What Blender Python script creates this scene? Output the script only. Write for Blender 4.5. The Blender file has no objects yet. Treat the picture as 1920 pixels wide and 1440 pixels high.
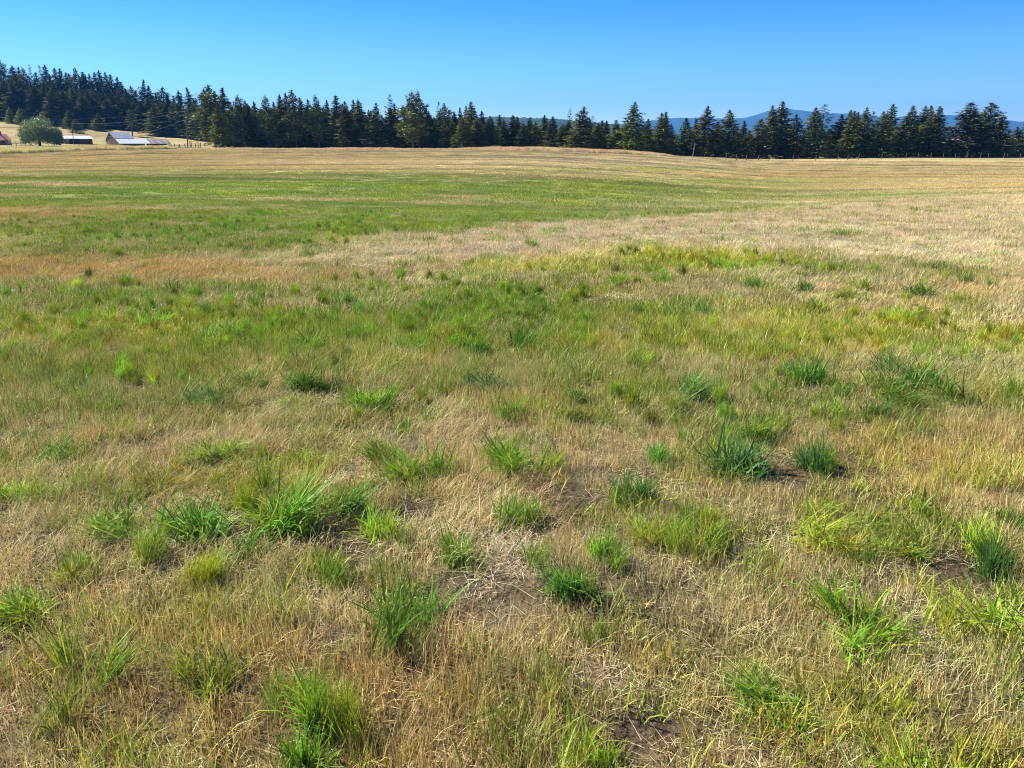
import bpy, math, random
import numpy as np
from mathutils import Vector, Matrix

random.seed(7)
RNG = np.random.default_rng(11)
SC = bpy.context.scene
COL = SC.collection
R = math.radians

# ------------------------------------------------------------------ camera
CAMZ, FPX = 1.6, 1450.0                 # eye height, focal length in px of a 1920 wide frame
PITCH = math.atan((720 - 268) / FPX)
CP, SP = math.cos(PITCH), math.sin(PITCH)
cam = bpy.data.cameras.new('camera')
camo = bpy.data.objects.new('camera', cam)
COL.objects.link(camo)
camo.location = (0, 0, CAMZ)
camo.rotation_euler = (math.pi / 2 - PITCH, 0, 0)
cam.sensor_width = 36
cam.lens = 36 * FPX / 1920
cam.clip_start, cam.clip_end = 0.05, 30000
SC.camera = camo

# ------------------------------------------------------------------ world, sun
SUN_EL, SUN_LEFT = 44.0, 66.0
SKY_STRENGTH = 0.070
world = bpy.data.worlds.new('World')
SC.world = world
world.use_nodes = True
wn, wl = world.node_tree.nodes, world.node_tree.links
sky = wn.new('ShaderNodeTexSky')
sky.sky_type = 'NISHITA'
sky.sun_disc = False
sky.sun_elevation = R(SUN_EL)
sky.sun_rotation = R(-SUN_LEFT)
sky.altitude = 900
sky.air_density, sky.dust_density, sky.ozone_density = 1.0, 0.15, 3.0
hs = wn.new('ShaderNodeHueSaturation')
hs.inputs['Saturation'].default_value = 1.35
hs.inputs['Hue'].default_value = 0.5
wl.new(sky.outputs[0], hs.inputs['Color'])
# clear autumn air: the blue deepens evenly from the horizon to the zenith
tc = wn.new('ShaderNodeTexCoord')
sx = wn.new('ShaderNodeSeparateXYZ')
wl.new(tc.outputs['Generated'], sx.inputs[0])
rmp = wn.new('ShaderNodeValToRGB')
rmp.color_ramp.elements[0].position = 0.0
rmp.color_ramp.elements[0].color = (1.75, 1.62, 1.32, 1)
rmp.color_ramp.elements[1].position = 0.35
rmp.color_ramp.elements[1].color = (0.30, 0.55, 0.92, 1)
e_ = rmp.color_ramp.elements.new(0.15)
e_.color = (0.40, 0.73, 1.05, 1)
e2_ = rmp.color_ramp.elements.new(0.06)
e2_.color = (.86, 1.04, 1.13, 1)
wl.new(sx.outputs[2], rmp.inputs[0])
mu = wn.new('ShaderNodeMix')
mu.data_type = 'RGBA'
mu.blend_type = 'MULTIPLY'
mu.inputs[0].default_value = 1.0
wl.new(hs.outputs[0], mu.inputs[6])
wl.new(rmp.outputs[0], mu.inputs[7])
wl.new(mu.outputs[2], wn['Background'].inputs[0])
wn['Background'].inputs[1].default_value = SKY_STRENGTH

sd = bpy.data.lights.new('sun', 'SUN')
so = bpy.data.objects.new('sun', sd)
COL.objects.link(so)
sd.energy = 5.0
sd.angle = R(0.5)
sd.color = (1.0, 0.955, 0.88)
sun_dir = Vector((-math.sin(R(SUN_LEFT)) * math.cos(R(SUN_EL)), math.cos(R(SUN_LEFT)) * math.cos(R(SUN_EL)), math.sin(R(SUN_EL))))
so.rotation_euler = sun_dir.to_track_quat('Z', 'Y').to_euler()
so.location = sun_dir * 50

vs = SC.view_settings
vs.view_transform, vs.look, vs.gamma, vs.exposure = 'Standard', 'None', 1.0, 1.22
vs.use_curve_mapping = False
SC.render.engine = 'CYCLES'
cy = SC.cycles
cy.max_bounces, cy.diffuse_bounces, cy.glossy_bounces = 5, 2, 2
cy.transmission_bounces, cy.volume_bounces, cy.transparent_max_bounces = 3, 0, 4
cy.sample_clamp_indirect = 4.0
cy.filter_width = 1.0
try:
    cy.use_denoising = True
    cy.denoiser = 'OPENIMAGEDENOISE'
    cy.denoising_prefilter = 'NONE'
except Exception:
    pass

# ------------------------------------------------------------------ projection helpers (layout only)
def S(py):
    v = (720 - py) / FPX
    return (-SP + CP * v) / (CP + SP * v)

def to_px(x, y, z):
    """photo position of a world point (numpy arrays)"""
    zc = y * CP - (z - CAMZ) * SP
    yc = y * SP + (z - CAMZ) * CP
    zc = np.maximum(zc, 1e-3)
    return 960 + FPX * x / zc, 720 - FPX * yc / zc

# ------------------------------------------------------------------ noise (numpy)
def _hash(ix, iy, seed):
    h = (ix.astype(np.int64) * 374761393 + iy.astype(np.int64) * 668265263 + seed * 1442695041) & 0xFFFFFFFF
    h = ((h ^ (h >> 13)) * 1274126177) & 0xFFFFFFFF
    return ((h ^ (h >> 16)) & 0xFFFF) / 65535.0

def vnoise(x, y, seed=0):
    ix, iy = np.floor(x), np.floor(y)
    fx, fy = x - ix, y - iy
    fx, fy = fx * fx * (3 - 2 * fx), fy * fy * (3 - 2 * fy)
    a, b = _hash(ix, iy, seed), _hash(ix + 1, iy, seed)
    c, d = _hash(ix, iy + 1, seed), _hash(ix + 1, iy + 1, seed)
    return (a * (1 - fx) + b * fx) * (1 - fy) + (c * (1 - fx) + d * fx) * fy

def fbm(x, y, seed=0, octs=4):
    s, a, t = 0, 1.0, 0
    for o in range(octs):
        s = s + a * vnoise(x * 2 ** o + 13.7 * o, y * 2 ** o - 7.3 * o, seed + o)
        t += a
        a *= 0.5
    return s / t

# ------------------------------------------------------------------ terrain
_cols = {   # photo column at the horizon -> (distance, height) samples
    0:    [(0, 0), (8, 0), (15, -.15), (22, -.35), (35, -.75), (60, -.75), (100, -.6), (155, -.6), (175, -.1), (200, .1), (235, .75), (265, 3.3), (320, 9.4), (450, 22), (600, 36), (900, 44), (1400, 40), (2500, 30), (9000, 25)],
    160:  [(0, 0), (8, 0), (15, -.1), (22, -.3), (35, -.75), (60, -.75), (100, -.5), (165, .0), (185, .3), (210, .3), (255, .7), (290, 4.0), (330, 8.0), (450, 18), (600, 28), (900, 34), (1400, 34), (2500, 30), (9000, 25)],
    270:  [(0, 0), (8, 0), (15, -.1), (22, -.3), (35, -.8), (60, -.8), (100, -.4), (175, .3), (195, .2), (215, -.2), (260, -.5), (278, -.2), (300, 2.0), (335, 6.3), (450, 12), (600, 20), (900, 24), (1400, 28), (2500, 30), (9000, 25)],
    400:  [(0, 0), (8, 0), (15, -.1), (22, -.3), (35, -.9), (60, -.8), (100, -.4), (185, .35), (205, .2), (240, .9), (290, 3.2), (340, 4.2), (450, 5), (600, 8), (900, 14), (1400, 20), (2500, 25), (9000, 25)],
    480:  [(0, 0), (8, 0), (15, -.1), (22, -.3), (35, -.9), (60, -.8), (100, -.3), (190, .35), (215, .2), (260, .1), (300, 0), (340, 0), (450, 0), (600, 2), (900, 8), (1400, 14), (2500, 20), (9000, 25)],
    700:  [(0, 0), (8, 0), (14, .05), (22, -.4), (35, -1.0), (60, -.9), (100, -.25), (165, .35), (185, .2), (215, -.4), (300, -1.5), (450, -3), (600, -3), (1000, 2), (1400, 10), (2500, 20), (9000, 25)],
    960:  [(0, 0), (10, .05), (16.3, .05), (24, -.6), (35, -1.2), (60, -1.05), (100, -.2), (150, .40), (165, .45), (185, -.1), (220, -1.2), (450, -4), (600, -4), (1000, 2), (1400, 10), (2500, 20), (9000, 25)],
    1250: [(0, 0), (12, .05), (18.5, .0), (27, -.8), (40, -1.6), (60, -1.7), (100, -1.2), (150, -.62), (170, -.8), (190, -1.6), (220, -2.4), (450, -5), (600, -5), (1000, -4), (1400, -2), (2500, 2), (9000, 25)],
    1450: [(0, 0), (12, .05), (20.5, .0), (30, -.9), (45, -1.9), (80, -2.3), (120, -2.3), (165, -2.35), (185, -1.95), (205, -2.3), (250, -3), (450, -5), (600, -5), (1000, -4), (1400, -2), (2500, 2), (9000, 25)],
    1650: [(0, 0), (14, .05), (23, .05), (32, -.8), (45, -1.7), (80, -2.1), (120, -2.2), (185, -1.95), (200, -1.75), (225, -2.2), (450, -5), (600, -5), (1000, -4), (1400, -2), (2500, 2), (9000, 25)],
    1920: [(0, 0), (14, .05), (25.8, .1), (36, -.7), (50, -1.4), (80, -1.9), (120, -2.0), (190, -1.9), (215, -1.65), (240, -2), (450, -4), (600, -5), (1000, -4), (1400, -2), (2500, 2), (9000, 25)],
}
_AZ = np.radians(np.linspace(-60, 60, 121))
_LY = np.linspace(math.log(2), math.log(9000), 360)
_T = np.zeros((len(_AZ), len(_LY)))
_ca = np.array([math.atan(((p - 960) / FPX) / (CP + SP * .31)) for p in _cols])
_cz = np.array([np.interp(np.exp(_LY), [a for a, b in v], [b for a, b in v]) for v in _cols.values()])
for j in range(len(_LY)):
    _T[:, j] = np.interp(_AZ, _ca, _cz[:, j])
def _blur(a, n, axis):
    k = np.exp(-0.5 * (np.arange(-3 * n, 3 * n + 1) / n) ** 2)
    k /= k.sum()
    p = [(0, 0), (0, 0)]
    p[axis] = (3 * n, 3 * n)
    b = np.pad(a, p, mode='edge')
    return np.apply_along_axis(lambda v: np.convolve(v, k, mode='valid'), axis, b)
_T = _blur(_blur(_T, 2, 0), 3, 1)

def height(x, y):
    x, y = np.asarray(x, float), np.asarray(y, float)
    az = np.arctan2(x, y)
    r = np.hypot(x, y)
    az = np.clip(az, -1.04, 1.04)
    yy = np.clip(r * np.maximum(np.cos(az), .5), 2.001, 8990)
    fi = np.clip((az - _AZ[0]) / (_AZ[1] - _AZ[0]), 0, len(_AZ) - 1.001)
    fj = np.clip((np.log(yy) - _LY[0]) / (_LY[1] - _LY[0]), 0, len(_LY) - 1.001)
    i, j = fi.astype(int), fj.astype(int)
    u, v = fi - i, fj - j
    z = (_T[i, j] * (1 - u) + _T[i + 1, j] * u) * (1 - v) + (_T[i, j + 1] * (1 - u) + _T[i + 1, j + 1] * u) * v
    fade = np.clip(1 - r / 60, 0, 1)
    z = z + fade * (0.06 * (fbm(x * .7, y * .7, 31, 2) - .5) + .05 * (fbm(x * 3.1, y * 3.1, 41, 3) - .5))
    z = z + np.clip((r - 40) / 200, 0, 1) * .35 * (fbm(x * .05, y * .05, 51, 3) - .5)
    return z

def H(x, y):
    return float(height(np.array([x]), np.array([y]))[0])

def at_ground(px, py, lo=1.0, hi=260.0):
    """ground point seen at a photo position, by marching the ray"""
    u, v = (px - 960) / FPX, (720 - py) / FPX
    d = np.array([u, CP + SP * v, -SP + CP * v])
    ts = np.exp(np.linspace(math.log(lo), math.log(hi), 900))
    P = ts[:, None] * d[None, :]
    dz = CAMZ + P[:, 2] - height(P[:, 0], P[:, 1])
    k = np.argmax(dz < 0) if (dz < 0).any() else len(ts) - 1
    k = max(k, 1)
    a, b = dz[k - 1], dz[k]
    f = a / (a - b) if a > b else 0
    p = P[k - 1] * (1 - f) + P[k] * f
    return float(p[0]), float(p[1]), H(p[0], p[1])

def at_px(px, py, y):
    """x of a photo point known to lie at forward distance y"""
    return (px - 960) / FPX * (y * CP - (y * S(py)) * SP)

def at_depth(px, y):
    """x of a photo column at forward distance y near the horizon"""
    return (px - 960) / FPX * (y * CP + (CAMZ) * SP)

def z_at(py, y):
    return CAMZ + y * S(py)

# ------------------------------------------------------------------ what grows where (world map laid out from the photo)
# channels: G green, Y yellow green, O russet stems, P pale bleached straw, S bare soil, D darker olive
_paint = [
    # far crest and swale
    (450, 305, 700, 16, 'O', .15), (900, 300, 400, 14, 'P', .35), (1300, 305, 400, 10, 'P', .35), (520, 312, 330, 6, 'O', .2),
    (150, 353, 460, 20, 'G', 1.7), (520, 348, 320, 18, 'G', 1.5), (300, 378, 380, 12, 'G', 1.0), (720, 370, 220, 16, 'G', 1.1),
    (1000, 356, 280, 12, 'G', 1.2), (1020, 382, 350, 18, 'G', 1.6), (850, 400, 320, 22, 'G', 1.6), (800, 425, 260, 14, 'G', 1.2),
    (1250, 345, 280, 8, 'G', .8), (1150, 318, 160, 5, 'G', .45), (980, 325, 180, 5, 'D', .5), (1480, 338, 260, 5, 'D', .5), (1500, 375, 200, 5, 'D', .55),
    (1740, 367, 170, 4, 'G', .7), (1230, 396, 180, 6, 'D', .7), (1500, 330, 300, 4, 'O', .4), (1500, 350, 300, 4, 'O', .35),
    (1400, 380, 200, 5, 'P', .9), (1330, 386, 110, 4, 'P', .6), (690, 410, 42, 4, 'P', 1.2), (1012, 404, 24, 3, 'P', 1.2), (560, 366, 30, 3, 'P', .6),
    (60, 402, 280, 13, 'O', 1.8), (40, 432, 200, 6, 'O', .8), (330, 392, 140, 5, 'P', .4), (60, 425, 200, 9, 'D', .6), (420, 412, 340, 14, 'G', 1.0), (500, 442, 380, 15, 'G', 1.1),
    (160, 442, 260, 14, 'G', .9), (120, 470, 260, 14, 'D', .9), (450, 470, 300, 14, 'D', .6), (560, 452, 200, 12, 'G', .3),
    (60, 502, 280, 18, 'O', 2.2), (330, 505, 320, 14, 'O', 1.3), (620, 520, 330, 16, 'O', .45), (700, 490, 300, 20, 'P', .15),
    # near rise, dry grass
    (1300, 430, 400, 32, 'P', .35), (1700, 420, 360, 44, 'P', .35), (1750, 470, 300, 26, 'P', .5), (1560, 440, 120, 8, 'D', .3), (950, 450, 260, 24, 'P', .5), (700, 480, 300, 20, 'P', .4),
    (1250, 485, 180, 16, 'Y', .8), (1000, 500, 130, 12, 'Y', .9), (1400, 490, 120, 14, 'Y', .6), (1350, 505, 300, 14, 'G', .35), (1500, 515, 300, 14, 'D', .5),
    # belt of greener growth
    (150, 550, 420, 20, 'D', .9), (60, 560, 200, 16, 'G', .5), (350, 595, 560, 40, 'G', .75), (560, 640, 460, 45, 'G', .6), (150, 690, 300, 60, 'G', .35), (250, 620, 300, 30, 'Y', .45),
    (820, 560, 300, 30, 'G', .45), (1000, 600, 300, 40, 'G', .4), (850, 630, 180, 22, 'G', .6), (700, 625, 200, 22, 'Y', .45), (1080, 660, 260, 22, 'Y', .35),
    (1350, 560, 350, 30, 'D', .35), (1250, 590, 250, 22, 'G', .3), (1500, 610, 320, 32, 'Y', .75), (1800, 640, 200, 28, 'Y', .9), (1330, 640, 200, 22, 'Y', .55),
    (1200, 620, 90, 10, 'P', .4), (1480, 545, 80, 8, 'P', .4), (1420, 620, 60, 10, 'P', .5), (1750, 545, 220, 12, 'O', .35), (960, 600, 30, 8, 'P', .5),
    (120, 660, 180, 26, 'O', .35), (60, 700, 180, 50, 'D', .55), (300, 700, 260, 40, 'D', .6), (100, 640, 120, 12, 'G', .4),
    (450, 690, 260, 30, 'Y', .35), (650, 700, 220, 30, 'D', .35), (1180, 700, 200, 40, 'D', .55), (1200, 770, 220, 40, 'D', .55), (1400, 700, 180, 40, 'D', .45),
    (1000, 720, 250, 60, 'G', .2), (1700, 800, 260, 40, 'D', .35), (1400, 800, 90, 60, 'G', .35), (200, 800, 240, 50, 'D', .4), (500, 780, 260, 40, 'D', .3),
    (1850, 720, 150, 60, 'D', .35), (1720, 700, 100, 50, 'G', .3), (600, 880, 200, 40, 'P', .15), (850, 800, 200, 30, 'P', .1),
    (300, 900, 300, 40, 'Y', .3), (520, 930, 260, 50, 'G', .25), (120, 930, 160, 30, 'G', .3), (1650, 870, 260, 60, 'O', .25), (1800, 900, 200, 50, 'Y', .25),
    (850, 900, 150, 40, 'O', .2), (1020, 960, 110, 40, 'O', .3), (1850, 850, 200, 60, 'O', .3), (1300, 980, 200, 40, 'D', .25), (1550, 1010, 260, 40, 'Y', .2),
    (340, 1140, 260, 70, 'Y', .25), (1450, 1100, 200, 80, 'D', .25), (1400, 1300, 250, 120, 'Y', .25),
    (100, 1000, 200, 60, 'P', .2), (650, 890, 50, 25, 'P', .7), (990, 1028, 50, 14, 'P', 1.3), (900, 1090, 40, 60, 'P', .7), (960, 1062, 30, 25, 'P', .9),
    (800, 1030, 90, 25, 'P', .3), (560, 1130, 60, 30, 'P', .4), (630, 1180, 40, 40, 'P', .5), (250, 1120, 60, 30, 'P', .35), (90, 870, 60, 16, 'P', .4),
    (1350, 890, 40, 20, 'P', .6), (1440, 1000, 60, 25, 'P', .8), (1400, 1050, 60, 30, 'P', .4), (1550, 1100, 50, 60, 'P', .3), (1230, 950, 60, 30, 'P', .3),
    (150, 740, 30, 16, 'P', .7), (20, 800, 60, 20, 'P', .5), (1620, 740, 60, 12, 'P', .5), (1100, 780, 60, 20, 'P', .35), (420, 1010, 80, 14, 'P', .6),
    (600, 1330, 300, 130, 'O', .4), (900, 1290, 330, 100, 'O', .22), (1000, 1400, 400, 80, 'O', .22), (150, 1330, 240, 120, 'O', .3), (1550, 1350, 350, 100, 'Y', .15),
    (1800, 1250, 260, 120, 'P', .2), (1500, 1240, 260, 80, 'P', .15), (1130, 1270, 60, 40, 'P', .4), (1350, 1420, 80, 30, 'P', .5), (350, 1300, 150, 80, 'D', .25),
]
_soil = [  # bare soil, photo position and half size
    (425, 985, 70, 26, 1.0), (560, 1012, 70, 16, .9), (765, 962, 58, 22, 1.2), (1090, 945, 46, 22, .95), (1225, 1372, 85, 42, 1.2), (1715, 1078, 75, 24, .9),
    (268, 724, 34, 9, .9), (640, 880, 40, 14, .4), (1210, 905, 55, 20, .5), (1100, 775, 40, 8, .5), (1520, 728, 45, 10, .7), (225, 960, 40, 12, .7),
    (1750, 1060, 60, 16, .6), (1340, 1350, 60, 22, .5), (900, 655, 22, 7, .7), (1390, 1375, 60, 14, .6), (1000, 985, 40, 20, .4), (600, 1290, 60, 20, .4),
    (1640, 1190, 60, 12, .4), (1500, 1170, 40, 20, .3), (60, 750, 25, 8, .3), (990, 650, 40, 6, .4), (1330, 590, 30, 5, .5), (690, 1060, 20, 12, .4),
    (1225, 1290, 50, 24, .5), (545, 1385, 60, 18, .6), (310, 1330, 90, 20, .35), (1750, 1430, 60, 20, .4), (1890, 1090, 50, 12, .4), (700, 640, 20, 5, .3)]

def n_rag(x, y): return fbm(x / 1.5, y / 1.5, 61, 3)
_NFAR = [i for i, q in enumerate(_paint) if q[:2] == (1300, 430)][0]

def fieldmap(x, y, z=None):
    """weights of each kind of growth at world points"""
    if z is None:
        z = height(x, y)
    r = np.hypot(x, y)
    # warp so that patches get ragged edges, in metres
    wsc = np.clip(r * .05, .12, 6)
    wx = (fbm(x / wsc / 2.2, y / wsc / 2.2, 3, 3) - .5) * wsc * 1.7
    wy = (fbm(x / wsc / 2.2 + 40, y / wsc / 2.2 - 11, 4, 3) - .5) * wsc * 1.7
    px, py = to_px(x + wx, np.maximum(y + wy, .3), z)
    W = {k: np.zeros_like(px) for k in 'GYOPSD'}
    brow = np.interp(x, [-6, -2.3, .5, 16.3, 30, 60], [11, 14.3, 16.3, 25.8, 32, 44])
    bey = 1 / (1 + np.exp(-np.clip((y - brow + (n_rag(x, y) - .5) * 1.6) / .22, -30, 30)))
    rgt = np.clip((x + 4) / 3.5, 0, 1)
    for q, (cx, cyy, rx, ry, ch, a) in enumerate(_paint):
        g_ = a * np.exp(-(((px - cx) / rx) ** 2 + ((py - cyy) / ry) ** 2) * .9)
        if q < _NFAR: g_ = g_ * (1 - rgt * (1 - bey))
        elif cyy < 495: g_ = g_ * (1 - rgt * bey)
        W[ch] += g_
    px2, py2 = to_px(x + wx * .5, np.maximum(y + wy * .5, .3), z)
    for cx, cyy, rx, ry, a in _soil:
        W['S'] += 1.35 * a * np.exp(-(((px2 - cx) / rx) ** 2 + ((py2 - cyy) / ry) ** 2) ** 1.5)
    n1 = fbm(x / 1.1, y / 1.1, 71, 4)
    n2 = fbm(x / .35, y / .35, 81, 3)
    n3 = fbm(x / 9.0, y / 9.0, 91, 4)
    n4 = fbm(x / 3.0, y / 3.0, 93, 4)
    near = np.clip(1 - r / 40, 0, 1)
    n5 = fbm(x / 14.0 + .12 * y, y / 2.2, 95, 4)          # mower-wide lanes
    nn = (n1 * .6 + n2 * .4) * near + (n3 * .25 + n4 * .25 + n5 * .5) * (1 - near)
    mod = np.clip((nn - .5) * (4.5 * near + 6.0 * (1 - near)) + 1.0 - .22 * (1 - near), 0.02, 2.2)
    W['G'] *= mod
    W['Y'] *= np.clip((fbm(x / .9, y / .9, 101, 3) - .5) * 4 * near + (n4 - .5) * 3 * (1 - near) + 1, .05, 2.2)
    W['O'] = W['O'] * np.clip((n2 - .5) * 3 * near + (n4 - .5) * 3 * (1 - near) + 1, .1, 2) + .05
    W['D'] = W['D'] * np.clip((n1 - .5) * 3 + 1, .1, 2) + .035 * near
    W['P'] = W['P'] * np.clip((n2 - .5) * 2 + 1, .2, 2) + .2 * np.clip((fbm(x / .5, y / .5, 111, 3) - .52) * 6, 0, 1) * near
    W['Y'] += (1 - near) * W['G'] * np.clip((n4 - .42) * 3, 0, .8)
    W['D'] += (1 - near) * W['G'] * np.clip((.55 - n5) * 3, 0, .6)
    W['S'] = np.clip(W['S'] + .8 * np.clip((fbm(x / .6 + 9, y / .6, 121, 3) - .66) * 8, 0, 1) * np.clip(1 - r / 12, 0, 1), 0, 1.3)
    nz = np.clip(1.2 - r / 14, 0, 1)
    W['G'] += nz * np.clip((fbm(x / .9 + 5, y / .9, 141, 3) - .60) * 4, 0, .3)
    W['Y'] += nz * np.clip((fbm(x / .8 - 5, y / .8, 151, 3) - .58) * 4, 0, .3)
    # mown rows on the far field: long curved lines following the contour
    rows = fbm(x / 60 + 3, (y + .004 * x * x) / 2.6, 131, 3)
    far = np.clip((r - 30) / 40, 0, 1)
    W['rows'] = (rows - .5) * far
    W['O'] += np.clip(rows - .53, 0, 1) * far * 3.4
    W['D'] += np.clip(.47 - rows, 0, 1) * far * 1.6
    W['P'] += np.clip(.06 - np.abs(rows - .5), 0, 1) * far * 7
    return W

C_STRAW = np.array((.60, .475, .215)); C_PALE = np.array((.72, .605, .37)); C_RUST = np.array((.50, .315, .075))
C_GREEN = np.array((.175, .295, .020)); C_YEL = np.array((.54, .51, .05)); C_OLIVE = np.array((.32, .325, .075)); C_SOIL = np.array((.120, .084, .050))

def tint(W, soil=False):
    s = 0.55
    ws = {'s': s + 0 * W['G'], 'G': W['G'] ** 1.15 * 1.6, 'Y': W['Y'] * 1.25, 'O': W['O'] * .8, 'P': W['P'], 'D': W['D'] * 1.0}
    t = sum(ws.values())
    c = (ws['s'][:, None] * C_STRAW + ws['G'][:, None] * C_GREEN + ws['Y'][:, None] * C_YEL + ws['O'][:, None] * C_RUST + ws['P'][:, None] * C_PALE + ws['D'][:, None] * C_OLIVE) / t[:, None]
    return c * (1 + W['rows'] * 1.0)[:, None] if 'rows' in W else c

# ------------------------------------------------------------------ mesh / object helpers
def mesh_np(name, V, F, mats=(), cols=None, fcol=None, smooth=False):
    """V (n,3), F (m,k) all faces with k corners"""
    me = bpy.data.meshes.new(name)
    V = np.ascontiguousarray(V, np.float32); F = np.ascontiguousarray(F, np.int32)
    m, k = F.shape
    me.vertices.add(len(V)); me.vertices.foreach_set('co', V.ravel())
    me.loops.add(m * k); me.loops.foreach_set('vertex_index', F.ravel())
    me.polygons.add(m)
    me.polygons.foreach_set('loop_start', np.arange(0, m * k, k, dtype=np.int32))
    me.polygons.foreach_set('loop_total', np.full(m, k, np.int32))
    if smooth:
        me.polygons.foreach_set('use_smooth', np.ones(m, bool))
    if cols is not None:
        a = me.attributes.new('col', 'FLOAT_COLOR', 'POINT')
        c = np.ones((len(V), 4), np.float32); c[:, :cols.shape[1]] = cols
        a.data.foreach_set('color', c.ravel())
    me.update(calc_edges=True)
    me.validate()
    for mt in mats:
        me.materials.append(mt)
    return me

def tag(o, label=None, cat=None, group=None, kind=None):
    if label: o['label'] = label
    if cat: o['category'] = cat
    if group: o['group'] = group
    if kind: o['kind'] = kind
    return o

def link(name, me, parent=None, loc=None):
    o = bpy.data.objects.new(name, me)
    COL.objects.link(o)
    if parent: o.parent = parent
    if loc is not None: o.location = loc
    return o

def empty(name, loc, rz=0.0):
    o = bpy.data.objects.new(name, None)
    o.empty_display_size = .2
    COL.objects.link(o)
    o.location = loc
    o.rotation_euler = (0, 0, rz)
    return o

class MB:
    """collects boxes, tubes and quads, then becomes one mesh"""
    def __init__(self): self.v, self.f = [], []
    def quad(self, *p):
        n = len(self.v); self.v += [tuple(q) for q in p]; self.f.append(tuple(range(n, n + len(p))))
    def prism(self, a, b):
        """solid between two equal polygons"""
        n = len(self.v); k = len(a)
        self.v += [tuple(q) for q in a] + [tuple(q) for q in b]
        self.f.append(tuple(range(n + k - 1, n - 1, -1))); self.f.append(tuple(range(n + k, n + 2 * k)))
        for i in range(k):
            j = (i + 1) % k
            self.f.append((n + i, n + j, n + k + j, n + k + i))
    def box(self, x0, x1, y0, y1, z0, z1):
        self.prism([(x0, y0, z0), (x1, y0, z0), (x1, y1, z0), (x0, y1, z0)], [(x0, y0, z1), (x1, y0, z1), (x1, y1, z1), (x0, y1, z1)])
    def tube(self, pts, rad, k=6):
        rads = rad if hasattr(rad, '__len__') else [rad] * len(pts)
        P = [Vector(p) for p in pts]
        rings = []
        for i, p in enumerate(P):
            d = (P[min(i + 1, len(P) - 1)] - P[max(i - 1, 0)]).normalized()
            u = d.cross(Vector((0, 1, 0)) if abs(d.y) < .9 else Vector((1, 0, 0))).normalized()
            w = d.cross(u)
            n = len(self.v)
            for q in range(k):
                a = 2 * math.pi * q / k
                self.v.append(tuple(p + (u * math.cos(a) + w * math.sin(a)) * rads[i]))
            rings.append(n)
        for a, b in zip(rings, rings[1:]):
            for q in range(k):
                r = (q + 1) % k
                self.f.append((a + q, a + r, b + r, b + q))
        self.f.append(tuple(rings[0] + q for q in range(k - 1, -1, -1)))
        self.f.append(tuple(rings[-1] + q for q in range(k)))
    def mesh(self, name, mat, smooth=False):
        me = bpy.data.meshes.new(name)
        me.from_pydata(self.v, [], self.f)
        import bmesh
        bm = bmesh.new(); bm.from_mesh(me); bmesh.ops.recalc_face_normals(bm, faces=bm.faces); bm.to_mesh(me); bm.free()
        me.materials.append(mat)
        if smooth:
            me.polygons.foreach_set('use_smooth', np.ones(len(me.polygons), bool))
        return me
    def build(self, name, mat, parent=None, loc=None, smooth=False):
        return link(name, self.mesh(name, mat, smooth), parent, loc)

# ------------------------------------------------------------------ materials
def nodes_of(name):
    m = bpy.data.materials.new(name)
    m.use_nodes = True
    nt = m.node_tree
    for n in list(nt.nodes): nt.nodes.remove(n)
    out = nt.nodes.new('ShaderNodeOutputMaterial')
    return m, nt, out

def mixrgb(nt, a, b, fac, mode='MIX'):
    n = nt.nodes.new('ShaderNodeMix'); n.data_type = 'RGBA'; n.blend_type = mode
    for s, v in ((0, fac), (6, a), (7, b)):
        if hasattr(v, 'is_linked') or isinstance(v, bpy.types.NodeSocket): nt.links.new(v, n.inputs[s])
        elif s == 0: n.inputs[0].default_value = v
        else: n.inputs[s].default_value = (*v[:3], 1)
    return n.outputs[2]

def noise(nt, scale, detail=3, vec=None, rough=.55):
    n = nt.nodes.new('ShaderNodeTexNoise'); n.inputs['Scale'].default_value = scale; n.inputs['Detail'].default_value = detail
    n.inputs['Roughness'].default_value = rough
    if vec is not None: nt.links.new(vec, n.inputs['Vector'])
    return n.outputs['Fac']

def ramp(nt, fac, stops):
    n = nt.nodes.new('ShaderNodeValToRGB'); nt.links.new(fac, n.inputs[0])
    el = n.color_ramp.elements
    while len(el) > len(stops): el.remove(el[-1])
    while len(el) < len(stops): el.new(1)
    for e, (p, c) in zip(el, stops):
        e.position = p; e.color = (*c[:3], 1) if len(c) >= 3 else (c[0], c[0], c[0], 1)
    return n.outputs[0]

def leafy(name, colour_socket_fn, transl=.4, gloss=.03, rough=.45):
    m, nt, out = nodes_of(name)
    c = colour_socket_fn(nt)
    d = nt.nodes.new('ShaderNodeBsdfDiffuse'); t = nt.nodes.new('ShaderNodeBsdfTranslucent')
    nt.links.new(c, d.inputs[0]); nt.links.new(c, t.inputs[0])
    mx = nt.nodes.new('ShaderNodeMixShader'); mx.inputs[0].default_value = transl
    nt.links.new(d.outputs[0], mx.inputs[1]); nt.links.new(t.outputs[0], mx.inputs[2])
    last = mx.outputs[0]
    if gloss > 0:
        g = nt.nodes.new('ShaderNodeBsdfAnisotropic') if False else nt.nodes.new('ShaderNodeBsdfGlossy')
        g.inputs['Roughness'].default_value = rough
        m2 = nt.nodes.new('ShaderNodeMixShader'); m2.inputs[0].default_value = gloss
        nt.links.new(last, m2.inputs[1]); nt.links.new(g.outputs[0], m2.inputs[2])
        last = m2.outputs[0]
    nt.links.new(last, out.inputs[0])
    return m

def attr(nt, name, typ='GEOMETRY'):
    a = nt.nodes.new('ShaderNodeAttribute'); a.attribute_name = name; a.attribute_type = typ
    return a.outputs['Color']

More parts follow.
